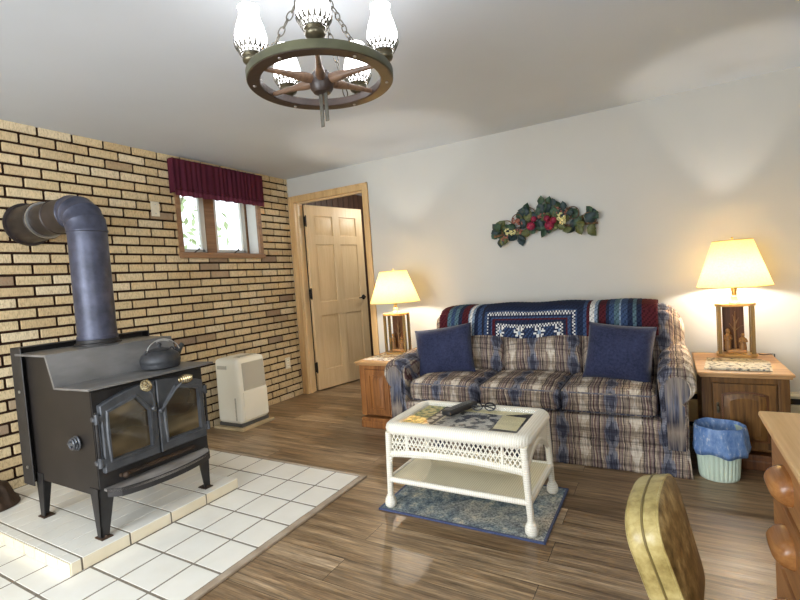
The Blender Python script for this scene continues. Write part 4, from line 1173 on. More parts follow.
# navy pillows
def pillow(c, w, h, T_, rot, label):
    P = None
    b = MB(); n = 22
    def f(u, v, s):
        p, q = 2*u-1, 2*v-1
        th = s*T_*(max(0, 1-p**4)*max(0, 1-q**4))**0.6
        pin = 1-0.055*(1-p*p)*q*q
        pin2 = 1-0.055*(1-q*q)*p*p
        wr = 0.004*math.sin(p*7+q*4)*(1-p*p)*(1-q*q)
        return (p*w/2*pin2, th+s*wr, q*h/2*pin)
    b.grid(lambda u, v: f(u, v, 1), n, n); b.grid(lambda u, v: f(u, v, -1), n, n)
    bmesh.ops.remove_doubles(b.bm, verts=b.bm.verts, dist=0.0008)
    o = b.build('throw_pillow', M['denim'], None, smooth=70)
    o.location = c; o.rotation_euler = rot
    tag(o, label, 'pillow', 'navy throw pillows'); return o
pillow((-1.455, 3.160, 0.602), 0.45, 0.37, 0.075, (math.radians(-20), math.radians(-7), math.radians(8)), 'navy throw pillow at the left arm end of the sofa')
pillow((-0.272, 3.150, 0.608), 0.39, 0.365, 0.08, (math.radians(-20), math.radians(5), math.radians(-6)), 'navy throw pillow at the right arm end of the sofa')

# crocheted afghan draped over the sofa back
b = MB(); lay = b.bm.loops.layers.float_color.new('tone')
path = [(3.314, 0.685), (3.320, 0.72), (3.336, 0.79), (3.356, 0.842), (3.40, 0.880), (3.47, 0.896), (3.58, 0.900), (3.66, 0.890), (3.705, 0.85), (3.72, 0.78), (3.725, 0.72)]
Ls = [0]
for a, c in zip(path, path[1:]): Ls.append(Ls[-1]+math.hypot(c[0]-a[0], c[1]-a[1]))
def pt(s_):
    s_ = max(0, min(Ls[-1], s_))
    for i in range(len(path)-1):
        if s_ <= Ls[i+1]:
            f = (s_-Ls[i])/(Ls[i+1]-Ls[i]); return (path[i][0]+(path[i+1][0]-path[i][0])*f, path[i][1]+(path[i+1][1]-path[i][1])*f)
    return path[-1]
ax0, ax1 = -1.555, -0.055
NU, NV = 150, 58
burg, navy, blue, pale, white, teal, black = C(80, 32, 38), C(38, 45, 68), C(58, 76, 108), C(128, 146, 166), C(216, 214, 208), C(84, 108, 118), C(44, 42, 48)
def aff(u, v):
    s_ = v*Ls[-1]; y, z = pt(s_)
    x = ax0+u*(ax1-ax0)
    i, j = round(u*NU), round(v*NV)
    bm_ = 0.0025*((i+j) % 2)+0.001*(i % 3)
    y2, z2 = pt(s_+0.01); ty, tz = y2-y, z2-z; l = math.hypot(ty, tz) or 1
    sag = 0.012*math.sin(u*PI*5+1)*(1-v)**2+0.0
    z += -0.020*(abs(u-0.5)*2)**4*(v > 0.25)*0.6+0.004*math.sin(u*23)*(0.25 < v < 0.75)
    return (x, y-tz/l*(bm_+0.004)-0.0, z+ty/l*(bm_+0.004)-sag*(v < 0.15))
seq = [(0.0, burg), (0.035, burg), (0.05, teal), (0.07, blue), (0.085, teal), (0.105, navy), (0.13, burg), (0.158, pale), (0.168, white), (0.182, pale), (0.196, navy), (0.215, blue), (0.232, black)]
seq2 = [(0.69, navy), (0.705, blue), (0.718, burg), (0.735, white), (0.752, pale), (0.765, black), (0.775, burg), (0.80, navy), (0.815, blue), (0.835, teal), (0.852, pale), (0.862, blue), (0.89, navy), (0.905, teal), (0.918, navy), (0.94, burg)]
def colf(i, j):
    u = (i+0.5)/NU; s_ = (j+0.5)/NV*Ls[-1]
    alt = (i+2*j) % 3 == 0
    if u < 0.24 or u > 0.69:
        sq = seq if u < 0.24 else seq2; c = sq[0][1]
        for p, q in sq:
            if u >= p: c = q
        if alt: c = tuple(q*0.55 for q in c[:3])+(1,)
        return c
    # centre block: nested rectangles growing from the hanging edge
    du = abs(u-0.465)*(ax1-ax0); dv = s_
    d = max(du-0.215, dv-0.075)
    if d < 0:
        f = (du % 0.14)/0.14
        dd = math.hypot((f-0.5)*0.14, dv-0.038)
        if dd < 0.012: return pale
        if dd < 0.038: return white if math.sin(math.atan2(dv-0.038, (f-0.5)*0.14)*6) > -0.2 else navy
        return navy if not alt else blue
    bands = [(0.020, white), (0.036, navy), (0.048, burg), (0.066, blue), (0.078, navy), (0.097, white), (0.112, blue), (1, navy)]
    for lim, c in bands:
        if d < lim:
            if c in (white, pale) and (i+j) % 2: c = navy
            elif alt: c = tuple(q*0.6 for q in c[:3])+(1,)
            return c
b.grid(aff, NU, NV, colf, lay)
o = b.build('afghan_blanket', M['yarn'], None, smooth=50); solidify(o, 0.007, 1)
tag(o, 'striped navy, burgundy and white crocheted afghan draped over the sofa back', 'blanket')

# =================================================================== RUG
RG = empty('area_rug', (-0.9, 2.195, 0), 'small faded blue grey rug under the white wicker coffee table', 'rug')
b = MB(); b.box(-1.305, -0.490, 1.940, 2.472, 0, 0.008, 0.002); b.build('rug_field', M['rug'], RG, smooth=0)
b = MB()
for q in ((-1.312, -1.300, 1.932, 2.480), (-0.495, -0.483, 1.932, 2.480), (-1.312, -0.483, 1.932, 1.945), (-1.312, -0.483, 2.467, 2.480)): b.box(q[0], q[1], q[2], q[3], 0, 0.010, 0.003)
b.build('rug_binding', M['rug_edge'], RG)

# =================================================================== WICKER COFFEE TABLE
tx0, tx1, ty0, ty1, tz = -1.258, -0.526, 1.918, 2.400, 0.456
CT = empty('coffee_table', (-0.9, 2.15, 0.010), 'white wicker coffee table with glass top standing on the blue rug', 'coffee table')
def frame_loop(x0, x1, y0, y1, rc, n=6):
    pts = []
    for cx_, cy_, a0 in ((x1-rc, y1-rc, 0), (x0+rc, y1-rc, 90), (x0+rc, y0+rc, 180), (x1-rc, y0+rc, 270)):
        for i in range(n+1):
            a = math.radians(a0+90*i/n); pts.append((cx_+rc*math.cos(a), cy_+rc*math.sin(a)))
    return pts
b = MB()  # fat rounded rim
rw = 0.072
sec = [(0.0, -0.050), (0.012, -0.062), (0.0, -0.03), ]
prof = []
for i in range(9):
    a = math.radians(-120+i*(210/8)); prof.append((math.cos(a), math.sin(a)))
outer_r = 0.055
loops = []
secp = [(0.022, -0.058), (0.006, -0.052), (0.0, -0.034), (0.005, -0.016), (0.018, -0.004), (0.034, 0.0), (0.054, -0.001), (0.066, -0.005), (0.070, -0.014), (0.070, -0.045)]
for inset, dz in secp:
    loops.append([Vector((p[0], p[1], tz+dz)) for p in frame_loop(tx0+inset, tx1-inset, ty0+inset, ty1-inset, max(0.075-inset, 0.010))])
b.loft(loops, cap=False); b.build('woven_rim', M['wicker_x'], CT, smooth=60)
gx0, gx1, gy0, gy1 = tx0+rw-0.004, tx1-rw+0.004, ty0+rw-0.004, ty1-rw+0.004
b = MB(); b.box(gx0, gx1, gy0, gy1, tz-0.030, tz-0.018); b.build('woven_tray', M['wicker_shelf'], CT, smooth=0)
b = MB(); b.box(gx0+0.002, gx1-0.002, gy0+0.002, gy1-0.002, tz-0.011, tz-0.006); b.build('glass_top', M['table_glass'], CT, smooth=0)
# legs
LX0, LX1, LY0, LY1 = tx0+0.030, tx1-0.030, ty0+0.030, ty1-0.030
FX0, FX1, FY0, FY1 = -1.258, -0.548, 1.985-0.015, 2.40
legs = []
for (x, y, fx, fy) in ((LX0, LY0, FX0, FY0), (LX1, LY0, FX1, FY0), (LX1, LY1, FX1, FY1), (LX0, LY1, FX0, FY1)):
    b = MB()
    P0, P1 = Vector((x, y, tz-0.05)), Vector((fx, fy, 0.045))
    b.tube([P0, P0.lerp(P1, 0.5), P1], [0.017, 0.016, 0.0145], 14)
    lg = b.build('leg', M['wicker_z'], CT, smooth=60)
    b = MB(); b.lathe([(0.017, 0.072), (0.019, 0.066), (0.026, 0.052), (0.029, 0.036), (0.028, 0.022), (0.020, 0.0105)], (fx, fy, 0), 22); b.build('ball_foot', M['wicker_z'], lg, smooth=60)
# lattice aprons
def apron(A, B_, z_end, z_mid, solid=False):
    """A,B: end points (x,y); z(t) bottom rail height"""
    A, B_ = Vector((*A, 0)), Vector((*B_, 0)); L = (B_-A).length
    zt = tz-0.052
    zb = lambda t_: z_end+(z_mid-z_end)*(math.sin(PI*t_)**0.8)
    b = MB()
    P = lambda t_, z: A+(B_-A)*t_+Vector((0, 0, z))
    N = 30
    b.tube([P(i/N, zb(i/N)) for i in range(N+1)], 0.0105, 8)
    for k in (-1, 1): b.tube([P(i/N, zb(i/N)+0.011*k) for i in range(N+1)], 0.006, 6)
    b.build('apron_rail', M['wicker_x'], CT, smooth=60)
    b = MB()
    if solid:
        nrm = Vector((-(B_-A).y, (B_-A).x, 0)).normalized()*0.004
        for i in range(N):
            a0, a1 = i/N, (i+1)/N
            q = [P(a0, zb(a0)), P(a1, zb(a1)), P(a1, zt), P(a0, zt)]
            b.loft([[v-nrm for v in q], [v+nrm for v in q]])
        b.build('woven_apron', M['wicker_y'], CT, smooth=30); return
    b.tube([P(0, (zt+z_end)/2+0.004), P(1, (zt+z_end)/2+0.004)], 0.0035, 6)
    n = int(L/0.022)
    H_ = zt-z_end
    for k in range(-4, n+4):
        for s in (1, -1):
            pts = []
            for m in range(13):
                z = z_end+H_*m/12; t_ = (k*0.022+s*(m/12-0.5)*H_*0.62)/L
                if 0 <= t_ <= 1 and z >= zb(t_): pts.append(P(t_, z))
            if len(pts) > 1: b.tube(pts, 0.0032, 5)
    for t_ in (0.14, 0.86): b.tube([P(t_, zb(t_)), P(t_, zt)], 0.008, 6)
    b.build('lattice_apron', M['wicker_z'], CT, smooth=60)
apron((LX0+0.003, LY0+0.006), (LX1-0.003, LY0+0.006), 0.292, 0.312)
apron((LX0+0.003, LY1-0.002), (LX1-0.003, LY1-0.002), 0.292, 0.312)
apron((LX0, LY0), (LX0, LY1), 0.262, 0.355, True)
apron((LX1, LY0), (LX1, LY1), 0.262, 0.355, True)
b = MB(); b.box(-1.248, -0.552, 1.965, 2.395, 0.148, 0.165, 0.008, 3)
b.build('lower_shelf', M['wicker_shelf'], CT, smooth=40)
b = MB(); b.tube([(-1.248, 1.962, 0.157), (-0.552, 1.962, 0.157)], 0.014, 10); b.tube([(-1.248, 2.398, 0.157), (-0.552, 2.398, 0.157)], 0.014, 10); b.tube([(-0.549, 1.965, 0.157), (-0.549, 2.395, 0.157)], 0.014, 10); b.tube([(-1.251, 1.965, 0.157), (-1.251, 2.395, 0.157)], 0.014, 10)
b.build('shelf_rim', M['wicker_x'], CT, smooth=60)
# pictures and papers under the glass
pz = tz-0.018
sheet('picture_sheet', [(gx0+0.006, gy0+0.01), (-1.085, gy0+0.008), (-1.075, gy1-0.012), (gx0+0.008, gy1-0.01)], pz, 0.0012, M['map_page'], 'green and yellow picture under the glass at the left end of the coffee table', 'picture')
sheet('grey_picture_sheet', [(-1.02, gy0+0.008), (-0.63, gy0+0.008), (-0.72, gy1-0.08), (-1.0, gy1-0.06)], pz, 0.0012, M['photo_page'], 'grey picture sheet under the glass in the middle of the coffee table', 'picture')
sheet('paper_sheet', [(-1.03, gy1-0.055), (-0.60, gy1-0.07), (-0.59, gy1-0.008), (-1.03, gy1-0.008)], pz, 0.0012, M['cream_paper'], 'cream paper strip under the glass along the sofa side of the coffee table', 'paper')
sheet('dark_sheet', [(-0.735, gy0+0.006), (gx1-0.006, gy0+0.006), (gx1-0.004, gy1-0.02), (-0.72, gy1-0.075)], pz+0.0014, 0.001, M['dark_paper'], 'dark backing sheet beneath the cream card under the coffee table glass', 'paper')
sheet('cream_card', [(-0.722, 2.045), (gx1-0.016, 2.038), (gx1-0.022, 2.235), (-0.737, 2.248)], pz+0.0026, 0.0012, M['cream_paper'], 'square cream card under the glass at the right end of the coffee table', 'card')
FS = empty('picture_strip', (-1.05, 2.15, pz), 'dark strip with a row of white ovals under the coffee table glass', 'picture')
b = MB(); b.prism([(-1.085, gy0+0.006), (-1.022, gy0+0.006), (-1.014, gy1-0.01), (-1.077, gy1-0.01)], 'xy', pz+0.0014, pz+0.0026); b.build('strip', M['dark_paper'], FS, smooth=0)
for k in range(6):
    b = MB(); b.lathe([(0.019, pz+0.0026), (0.019, pz+0.0032)], (-1.053+0.0012*k, 2.015+0.052*k, 0), 16, sx=0.95, sy=1.05); b.build('white_oval', M['white_dot'], FS, smooth=0)
# remote control
RMm = Matrix.Translation((-0.955, 2.225, tz-0.0055)) @ Matrix.Rotation(math.radians(74), 4, 'Z')
RC = empty('remote_control', (-0.955, 2.225, tz-0.0055), 'black remote control lying on the glass of the coffee table', 'remote')
b = MB(); b.rbox((0, 0, 0.0180), (0.235, 0.058, 0.028), 0.010, (0, 0, 0.003), 10, M=RMm); bo = b.build('remote_body', M['remote'], RC, smooth=60)
for i in range(8):
    for j in range(3):
        b = MB(); b.box(-0.09+i*0.022, -0.078+i*0.022, -0.017+j*0.013, -0.008+j*0.013, 0.029, 0.035, 0.001, 1, M=RMm); b.build('button', M['remote_key'], bo)
# spectacles
GL = empty('spectacles', (-0.83, 2.25, tz-0.006), 'dark folded spectacles beside the remote on the coffee table', 'glasses')
GM = Matrix.Translation((-0.845, 2.275, tz-0.006)) @ Matrix.Rotation(math.radians(12), 4, 'Z')
b = MB()
for s in (-1, 1): b.torus(GM @ Vector((s*0.033, 0, 0.020)), 0.024, 0.0038, Matrix.Rotation(math.radians(12), 4, 'Z') @ Matrix.Rotation(math.radians(82), 4, 'X'), 20, 6, 1.1, 0.8)
b.tube([GM @ Vector((-0.010, 0, 0.024)), GM @ Vector((0, 0.0, 0.028)), GM @ Vector((0.010, 0, 0.024))], 0.0025, 6); b.build('frame', M['remote'], GL, smooth=60)
for s in (-1, 1):
    b = MB(); b.tube([GM @ Vector((s*0.060, 0.001, 0.026)), GM @ Vector((s*0.056, 0.012, 0.024)), GM @ Vector((s*-0.02, 0.018+0.006*s, 0.016)), GM @ Vector((s*-0.055, 0.016+0.006*s, 0.006))], 0.0036, 6); b.build('temple', M['remote'], GL, smooth=60)

# =================================================================== WASTE BIN
BC = (0.203, 2.905)
BN = empty('waste_bin', (*BC, 0), 'pale green ribbed waste bin with blue bag between sofa and end table', 'bin')
b = MB(); N = 180
def oval(rx, ry, z, w=0, k=30, wz=0, ph=0):
    return [Vector((BC[0]+(rx+w*math.cos(k*2*PI*i/N))*math.cos(2*PI*i/N), BC[1]+(ry+w*math.cos(k*2*PI*i/N))*math.sin(2*PI*i/N), z+wz*math.sin(2*PI*i/N*5+ph)+wz*0.6*math.sin(2*PI*i/N*3+ph*2))) for i in range(N)]
b.loft([oval(0.084, 0.078, 0.0), oval(0.088, 0.082, 0.003), oval(0.089, 0.083, 0.012), oval(0.089, 0.083, 0.014, 0.0034), oval(0.097, 0.091, 0.14, 0.0034), oval(0.106, 0.100, 0.262), oval(0.109, 0.103, 0.27), oval(0.104, 0.098, 0.268), oval(0.085, 0.079, 0.012)], cap=True)
b.build('bin_body', M['bin'], BN, smooth=50)
b = MB(); rnd = random.Random(4)
def bag(rx, z, wav, ph, dz=0.006):
    out = []
    for i in range(N):
        a = 2*PI*i/N; w = wav*(math.sin(a*9+ph)+0.7*math.sin(a*14+ph*2.3)+0.5*math.sin(a*5+1.7*ph))
        lean = 0.010*math.cos(a)
        out.append(Vector((BC[0]+(rx+w+lean)*math.cos(a), BC[1]+(rx-0.006+w)*math.sin(a), z+dz*math.sin(a*6+ph)+dz*math.sin(a*3+1))))
    return out
b.loft([bag(0.121, 0.140, 0.0035, 0.3, 0.006), bag(0.125, 0.165, 0.0035, 0.6), bag(0.121, 0.19, 0.003, 1.2), bag(0.118, 0.23, 0.003, 1.7), bag(0.117, 0.262, 0.0015, 2.1, 0.002), bag(0.113, 0.282, 0.001, 2.4, 0.0015), bag(0.107, 0.283, 0.001, 2.6, 0.0015), bag(0.094, 0.24, 0.002, 2.9), bag(0.090, 0.18, 0.002, 3.4), bag(0.08, 0.10, 0.002, 4)], cap=False)
o = b.build('bin_bag', M['bag'], BN, smooth=50); solidify(o, 0.001)

# =================================================================== DESK
kx0, kx1, ky0, ky1, kz = 0.199, XR-0.004, -0.10, 1.535, 0.742
DK = empty('desk', (0.5, 0.7, 0), 'light oak desk with drawers and rounded wooden pulls at the right edge', 'desk')
b = MB(); b.box(kx0, kx1, ky0, ky1, kz-0.016, kz, 0.005, 2); b.box(kx0+0.006, kx1, ky0+0.006, ky1-0.006, kz-0.030, kz-0.014, 0.006, 3); b.build('desk_top', M['desk_top'], DK)
bx = kx0+0.032
for (y0, y1) in ((1.135, ky1-0.022), (ky0+0.022, 0.325)):
    b = MB()
    b.box(bx+0.004, kx1-0.02, y0, y1, 0.05, kz-0.030, 0.003); b.box(bx+0.03, kx1-0.02, y0+0.01, y1-0.01, 0.0, 0.06)
    pd = b.build('pedestal', M['desk_side'], DK)
    for (z0, z1) in ((0.575, kz-0.045), (0.395, 0.555), (0.075, 0.375)):
        b = MB(); b.box(bx-0.012, bx+0.012, y0+0.016, y1-0.016, z0, z1, 0.005, 2)
        d = b.build('drawer', M['desk_side'], DK)
        b = MB(); ym = (y0+y1)/2; zm = z1-0.062
        # half round bin pull
        pr = arc(0, 0, 0.032, 90, 270, 12)
        rg = []
        for yy, sc in ((-0.058, 0.35), (-0.055, 0.66), (-0.047, 0.88), (-0.033, 0.98), (0, 1.0), (0.033, 0.98), (0.047, 0.88), (0.055, 0.66), (0.058, 0.35)):
            rg.append([Vector((bx-0.0115+x*sc*1.25, ym+yy-0.012, zm+z*sc*1.05)) for x, z in pr])
        b.loft(rg); b.build('drawer_pull', M['pull'], d, smooth=60)
b = MB(); b.box(kx1-0.06, kx1-0.03, 0.325, 1.135, 0.25, kz-0.032); b.build('modesty_panel', M['desk_side'], DK)
b = MB(); b.box(bx+0.008, bx+0.03, 0.33, 1.13, kz-0.11, kz-0.032, 0.003); b.build('centre_rail', M['desk_side'], DK)

# =================================================================== VINYL CHAIR
KS = 0.86
PHI, REC = math.radians(6), math.radians(15)
w_ = Vector((math.sin(PHI), math.cos(PHI), 0)); u_ = Vector((-math.cos(PHI)*math.sin(REC), math.sin(PHI)*math.sin(REC), math.cos(REC))); n_ = w_.cross(u_)
O_ = Vector((0, 0, 1.16))+KS*(Vector((-0.11, 0.8, -0.32))+w_*0.3625+u_*-0.30)     # middle of the back pad
f_ = Vector((math.cos(PHI), -math.sin(PHI), 0))
base_c = Vector((O_.x, O_.y, 0))+f_*0.20
CHA = empty('vinyl_chair', (base_c.x, base_c.y, 0), 'gold vinyl padded chair with rounded tapered back drawn up to the oak desk', 'chair')
CB = []
for i in range(33):      # rounded top, counter-clockwise from the far side
    a = PI*i/32; ca, sa = math.cos(a), math.sin(a)
    CB.append((0.145*math.copysign(abs(ca)**(2/2.7), ca), 0.048+0.070*abs(sa)**(2/2.4)))
for i in range(1, 7): CB.append((-0.145+0.028*i/6, 0.048-0.172*i/6))
CB += [(-0.109, -0.139), (-0.095, -0.147), (0.0, -0.150), (0.095, -0.147), (0.109, -0.139)]
for i in range(6, 0, -1): CB.append((0.145-0.028*i/6, 0.048-0.172*i/6))
def cring(off, sc):
    return [O_+w_*(y*sc*KS)+u_*(z*sc*KS)+n_*(off*KS) for y, z in CB]
b = MB()
b.loft([cring(-0.002, 0.93), cring(-0.001, 0.972), cring(-0.010, 0.997), cring(-0.029, 1.0), cring(-0.032, 0.99), cring(-0.035, 1.0), cring(-0.055, 0.995), cring(-0.064, 0.965), cring(-0.066, 0.92)], cap=False)
cb_ = b.build('backrest_band', M['vinyl_edge'], CHA, smooth=50)
b = MB(); b.tube(cring(-0.032, 1.0), 0.0022, 6, True); b.build('piping', M['vinyl_seam'], cb_)
b = MB(); b.tube(cring(-0.003, 0.978), 0.0024, 6, True); b.build('edge_piping', M['vinyl_edge'], cb_)
b = MB(); b.loft([cring(-0.008, 0.95), cring(-0.001, 0.962), cring(0.003, 0.90), cring(0.006, 0.5)]); b.build('backrest_front', M['vinyl_face'], CHA, smooth=60)
b = MB(); b.loft([cring(-0.060, 0.93), cring(-0.067, 0.945), cring(-0.070, 0.90), cring(-0.072, 0.5)]); b.build('backrest_rear', M['vinyl_edge'], CHA, smooth=60)
CM = Matrix.Translation(base_c) @ Matrix.Rotation(-PHI, 4, 'Z')
b = MB(); b.rbox((0, 0, 0.425), (0.34, 0.27, 0.075), 0.035, (0, 0, 0.012), 12, M=CM); b.build('seat', M['vinyl_edge'], CHA, smooth=60)
for s in (-1, 1):
    b = MB(); y = s*0.075
    q = lambda x, z: CM @ Vector((x, y, z))
    pc = O_+w_*(y*0.8)+u_*(-0.115)+n_*(-0.033*KS)
    b.tube([pc, O_+w_*(y*0.8)+u_*(-0.145)+n_*(-0.033*KS), q(-0.185, 0.40), q(-0.15, 0.378), q(0.14, 0.376)], 0.010, 10); b.build('frame_tube', M['chrome'], CHA, smooth=60)
    for x, fx in ((-0.13, -0.17), (0.13, 0.16)):
        b = MB(); b.tube([q(x, 0.38), CM @ Vector((fx, y+s*0.03, 0.012))], 0.010, 10); lg = b.build('leg', M['chrome'], CHA, smooth=60)
        b = MB(); b.lathe([(0.012, 0), (0.013, 0.02), (0.011, 0.026)], CM @ Vector((fx, y+s*0.03, 0)), 12); b.build('foot_cap', M['dark'], lg)
# =================================================================== FLOWER SWAG ON THE WALL
SWY = YB-0.03
SW = empty('floral_swag', (-0.83, YB, 1.52), 'artificial swag of roses, leaves and vine loops hanging on the back wall above the sofa', 'floral swag')
rnd = random.Random(11)
def base_curve(t_):
    x = -1.215+t_*(0.79); z = 1.448+0.022*t_+0.014*math.sin(PI*t_)
    return Vector((x, SWY, z))
b = MB()
for k in range(4):
    b.tube([base_curve(i/20)+Vector((0, rnd.uniform(-.012, .012), 0.006*math.sin(i*1.3+k*2))) for i in range(21)], 0.005, 6)
b.build('vine_branch', M['twig'], SW, smooth=60)
loops_ = [(0.13, 0.055, 0.055), (0.25, 0.09, 0.05), (0.36, 0.12, 0.06), (0.57, 0.13, 0.055), (0.70, 0.085, 0.06), (0.78, 0.09, 0.05), (0.93, 0.035, 0.05), (0.04, 0.03, 0.04)]
for t_, dz, r in loops_:
    b = MB(); c = base_curve(t_)+Vector((0, -0.01, dz))
    b.torus(c, r, 0.0035, Matrix.Rotation(PI/2+rnd.uniform(-.3, .3), 4, 'X') @ Matrix.Rotation(rnd.uniform(-.3, .3), 4, 'Y'), 26, 5, 1, rnd.uniform(.8, 1.05)); b.build('vine_loop', M['twig'], SW, smooth=60)
def leaf_mesh(c, R, s, mat):
    b = MB()
    L = [(0, 0.0), (0.15, 0.26), (0.4, 0.42), (0.7, 0.30), (1.0, 0.0)]
    mid = [Vector((u, 0, -0.12*math.sin(u*3))) for u, w in L]
    up = [Vector((u, w, 0.10*w-0.12*math.sin(u*3))) for u, w in L]; dn = [Vector((u, -w, 0.10*w-0.12*math.sin(u*3))) for u, w in L]
    vm = [b.bm.verts.new(c+R @ (p*s)) for p in mid]; vu = [b.bm.verts.new(c+R @ (p*s)) for p in up[1:-1]]; vd = [b.bm.verts.new(c+R @ (p*s)) for p in dn[1:-1]]
    for side in (vu, vd):
        b.bm.faces.new((vm[0], vm[1], side[0])); b.bm.faces.new((vm[1], vm[2], side[1], side[0])); b.bm.faces.new((vm[2], vm[3], side[2], side[1])); b.bm.faces.new((vm[3], vm[4], side[2]))
    o = b.build('leaf', mat, SW, smooth=70); solidify(o, 0.0015); return o
for k in range(98):
    t_ = rnd.triangular(0.05, 0.95, 0.5); env = 0.04+0.15*math.sin(PI*min(1, max(0, t_*1.06)))**1.1
    if k < 14: t_ = rnd.uniform(0.02, 0.14); env = 0.07
    elif k < 26: t_ = rnd.uniform(0.82, 0.97); env = 0.085
    p = base_curve(t_)+Vector((0, rnd.uniform(-0.055, 0.0), rnd.uniform(-0.035, env)))
    R = Euler((rnd.uniform(-.6, .6)+PI/2, rnd.uniform(0, 2*PI), rnd.uniform(-.5, .5))).to_matrix()
    m = rnd.choice(('leaf', 'leaf', 'leaf_blue', 'leaf_blue', 'leaf_olive')) if t_ < 0.6 else rnd.choice(('leaf', 'leaf_blue', 'leaf_olive', 'leaf_blue'))
    if t_ > 0.62 and p.z < base_curve(t_).z: m = 'leaf_olive'
    leaf_mesh(p, R, rnd.uniform(0.055, 0.10), M[m])
for t_, dz, r in ((0.40, 0.025, 0.046), (0.575, 0.010, 0.050), (0.43, 0.075, 0.032), (0.555, 0.065, 0.034), (0.615, 0.045, 0.036)):
    b = MB(); c = base_curve(t_)+Vector((0, -0.065, dz))
    b.ball(c, r*0.45, (1, 1, 1), 10, 8)
    for ring_, nn, rr, op in ((0, 4, 0.55, 0.25), (1, 5, 0.8, 0.7), (2, 7, 1.0, 1.2)):
        for i in range(nn):
            a = 2*PI*i/nn+ring_*0.5
            d = Vector((math.cos(a)*math.sin(op), -math.cos(op), math.sin(a)*math.sin(op)))
            Q = d.to_track_quat('Z', 'Y').to_matrix().to_4x4()
            b.ball(c+d*r*rr*0.55, r*0.5, (0.9, 0.9, 0.28), 8, 6, Q)
    b.build('rose', M['rose'], SW, smooth=60)
for t_, dz, r in ((0.165, 0.012, 0.030), (0.215, 0.0, 0.026), (0.685, 0.065, 0.034), (0.70, 0.03, 0.026)):
    b = MB(); c = base_curve(t_)+Vector((0, -0.055, dz))
    for i in range(26):
        d = Vector((rnd.gauss(0, 1), rnd.gauss(0, 1), rnd.gauss(0, 1))).normalized(); b.ball(c+d*r*0.8, r*0.26, (1, 1, 1), 6, 4)
    b.build('cream_blossom', M['cream_flower'], SW, smooth=60)
for t_, dz in ((0.235, 0.09), (0.29, 0.075), (0.50, 0.10), (0.66, 0.12), (0.75, 0.095), (0.27, 0.0), (0.12, -0.03)):
    b = MB(); c = base_curve(t_)+Vector((0, -0.04, dz))
    for i in range(16): b.ball(c+Vector((rnd.uniform(-.026, .026), rnd.uniform(-.015, .015), rnd.uniform(-.02, .02))), 0.0075, (1, 1, 1), 6, 5)
    b.build('berry_cluster', M['berry'], SW, smooth=60)
for t_ in (0.2, 0.5, 0.8):
    b = MB(); p = base_curve(t_); b.tube([(p.x, SWY, p.z), (p.x, YB-0.0005, p.z+0.004)], 0.003, 6); b.build('hanging_nail', M['pewter'], SW)
b = MB(); b.ball(base_curve(0.455)+Vector((0, -0.03, 0.155)), 0.012, (1.1, 1, 1), 10, 8); b.build('white_bud', M['white_dot'], SW, smooth=60)

# =================================================================== WAGON WHEEL CHANDELIER
CX, CY = -1.047, 1.382
RZ0, RZ1, RO, RI = 1.876, 1.906, 0.258, 0.212
CH = empty('wagon_wheel_chandelier', (CX, CY, RZ0), 'wooden wagon wheel chandelier with five lit milk glass chimneys hanging from the ceiling', 'chandelier')
N = 72
def cr(r, z): return [Vector((CX+r*math.cos(2*PI*k/N), CY+r*math.sin(2*PI*k/N), z)) for k in range(N)]
b = MB()
vs = b.loft([cr(RI+0.003, RZ0), cr(RI, RZ0+0.003), cr(RI, RZ1-0.003), cr(RI+0.003, RZ1), cr(RO-0.004, RZ1), cr(RO-0.003, RZ0), cr(RI+0.003, RZ0)], cap=False)
bmesh.ops.remove_doubles(b.bm, verts=b.bm.verts, dist=1e-5)
b.build('wheel_rim', M['wheel_wood'], CH, smooth=40)
b = MB(); b.loft([cr(RO-0.004, RZ0+0.002), cr(RO, RZ0+0.003), cr(RO+0.001, RZ1-0.002), cr(RO-0.002, RZ1+0.002), cr(RO-0.008, RZ1+0.002)], cap=False)
o = b.build('tyre_band', M['wheel_outer'], CH, smooth=50)
b = MB(); hz = 1.868
b.lathe([(0.010, hz-0.028), (0.030, hz-0.024), (0.040, hz-0.010), (0.043, hz+0.012), (0.040, hz+0.034), (0.030, hz+0.048), (0.012, hz+0.054)], (CX, CY, 0), 28); b.build('hub', M['wheel_hub'] if 'wheel_hub' in M else M['wheel_wood'], CH, smooth=40)
near = math.radians(-54.8)
for k in range(6):
    a = near+2*PI*k/6; d = Vector((math.cos(a), math.sin(a), 0)); c = Vector((CX, CY, 1.888))
    b = MB(); b.tube([c+d*0.035, c+d*0.060, c+d*0.085, c+d*0.115, c+d*0.165, c+d*0.216], [0.016, 0.0175, 0.0155, 0.011, 0.009, 0.0075], 12); b.build('spoke', M['spoke_wood'], CH, smooth=60)
for k in range(6):
    a = near+2*PI*(k+0.5)/6
    b = MB(); b.ball((CX+(RI+RO)/2*math.cos(a), CY+(RI+RO)/2*math.sin(a), RZ0-0.001), 0.006, (1, 1, .6), 8, 6); b.build('rim_stud', M['silver'], CH)
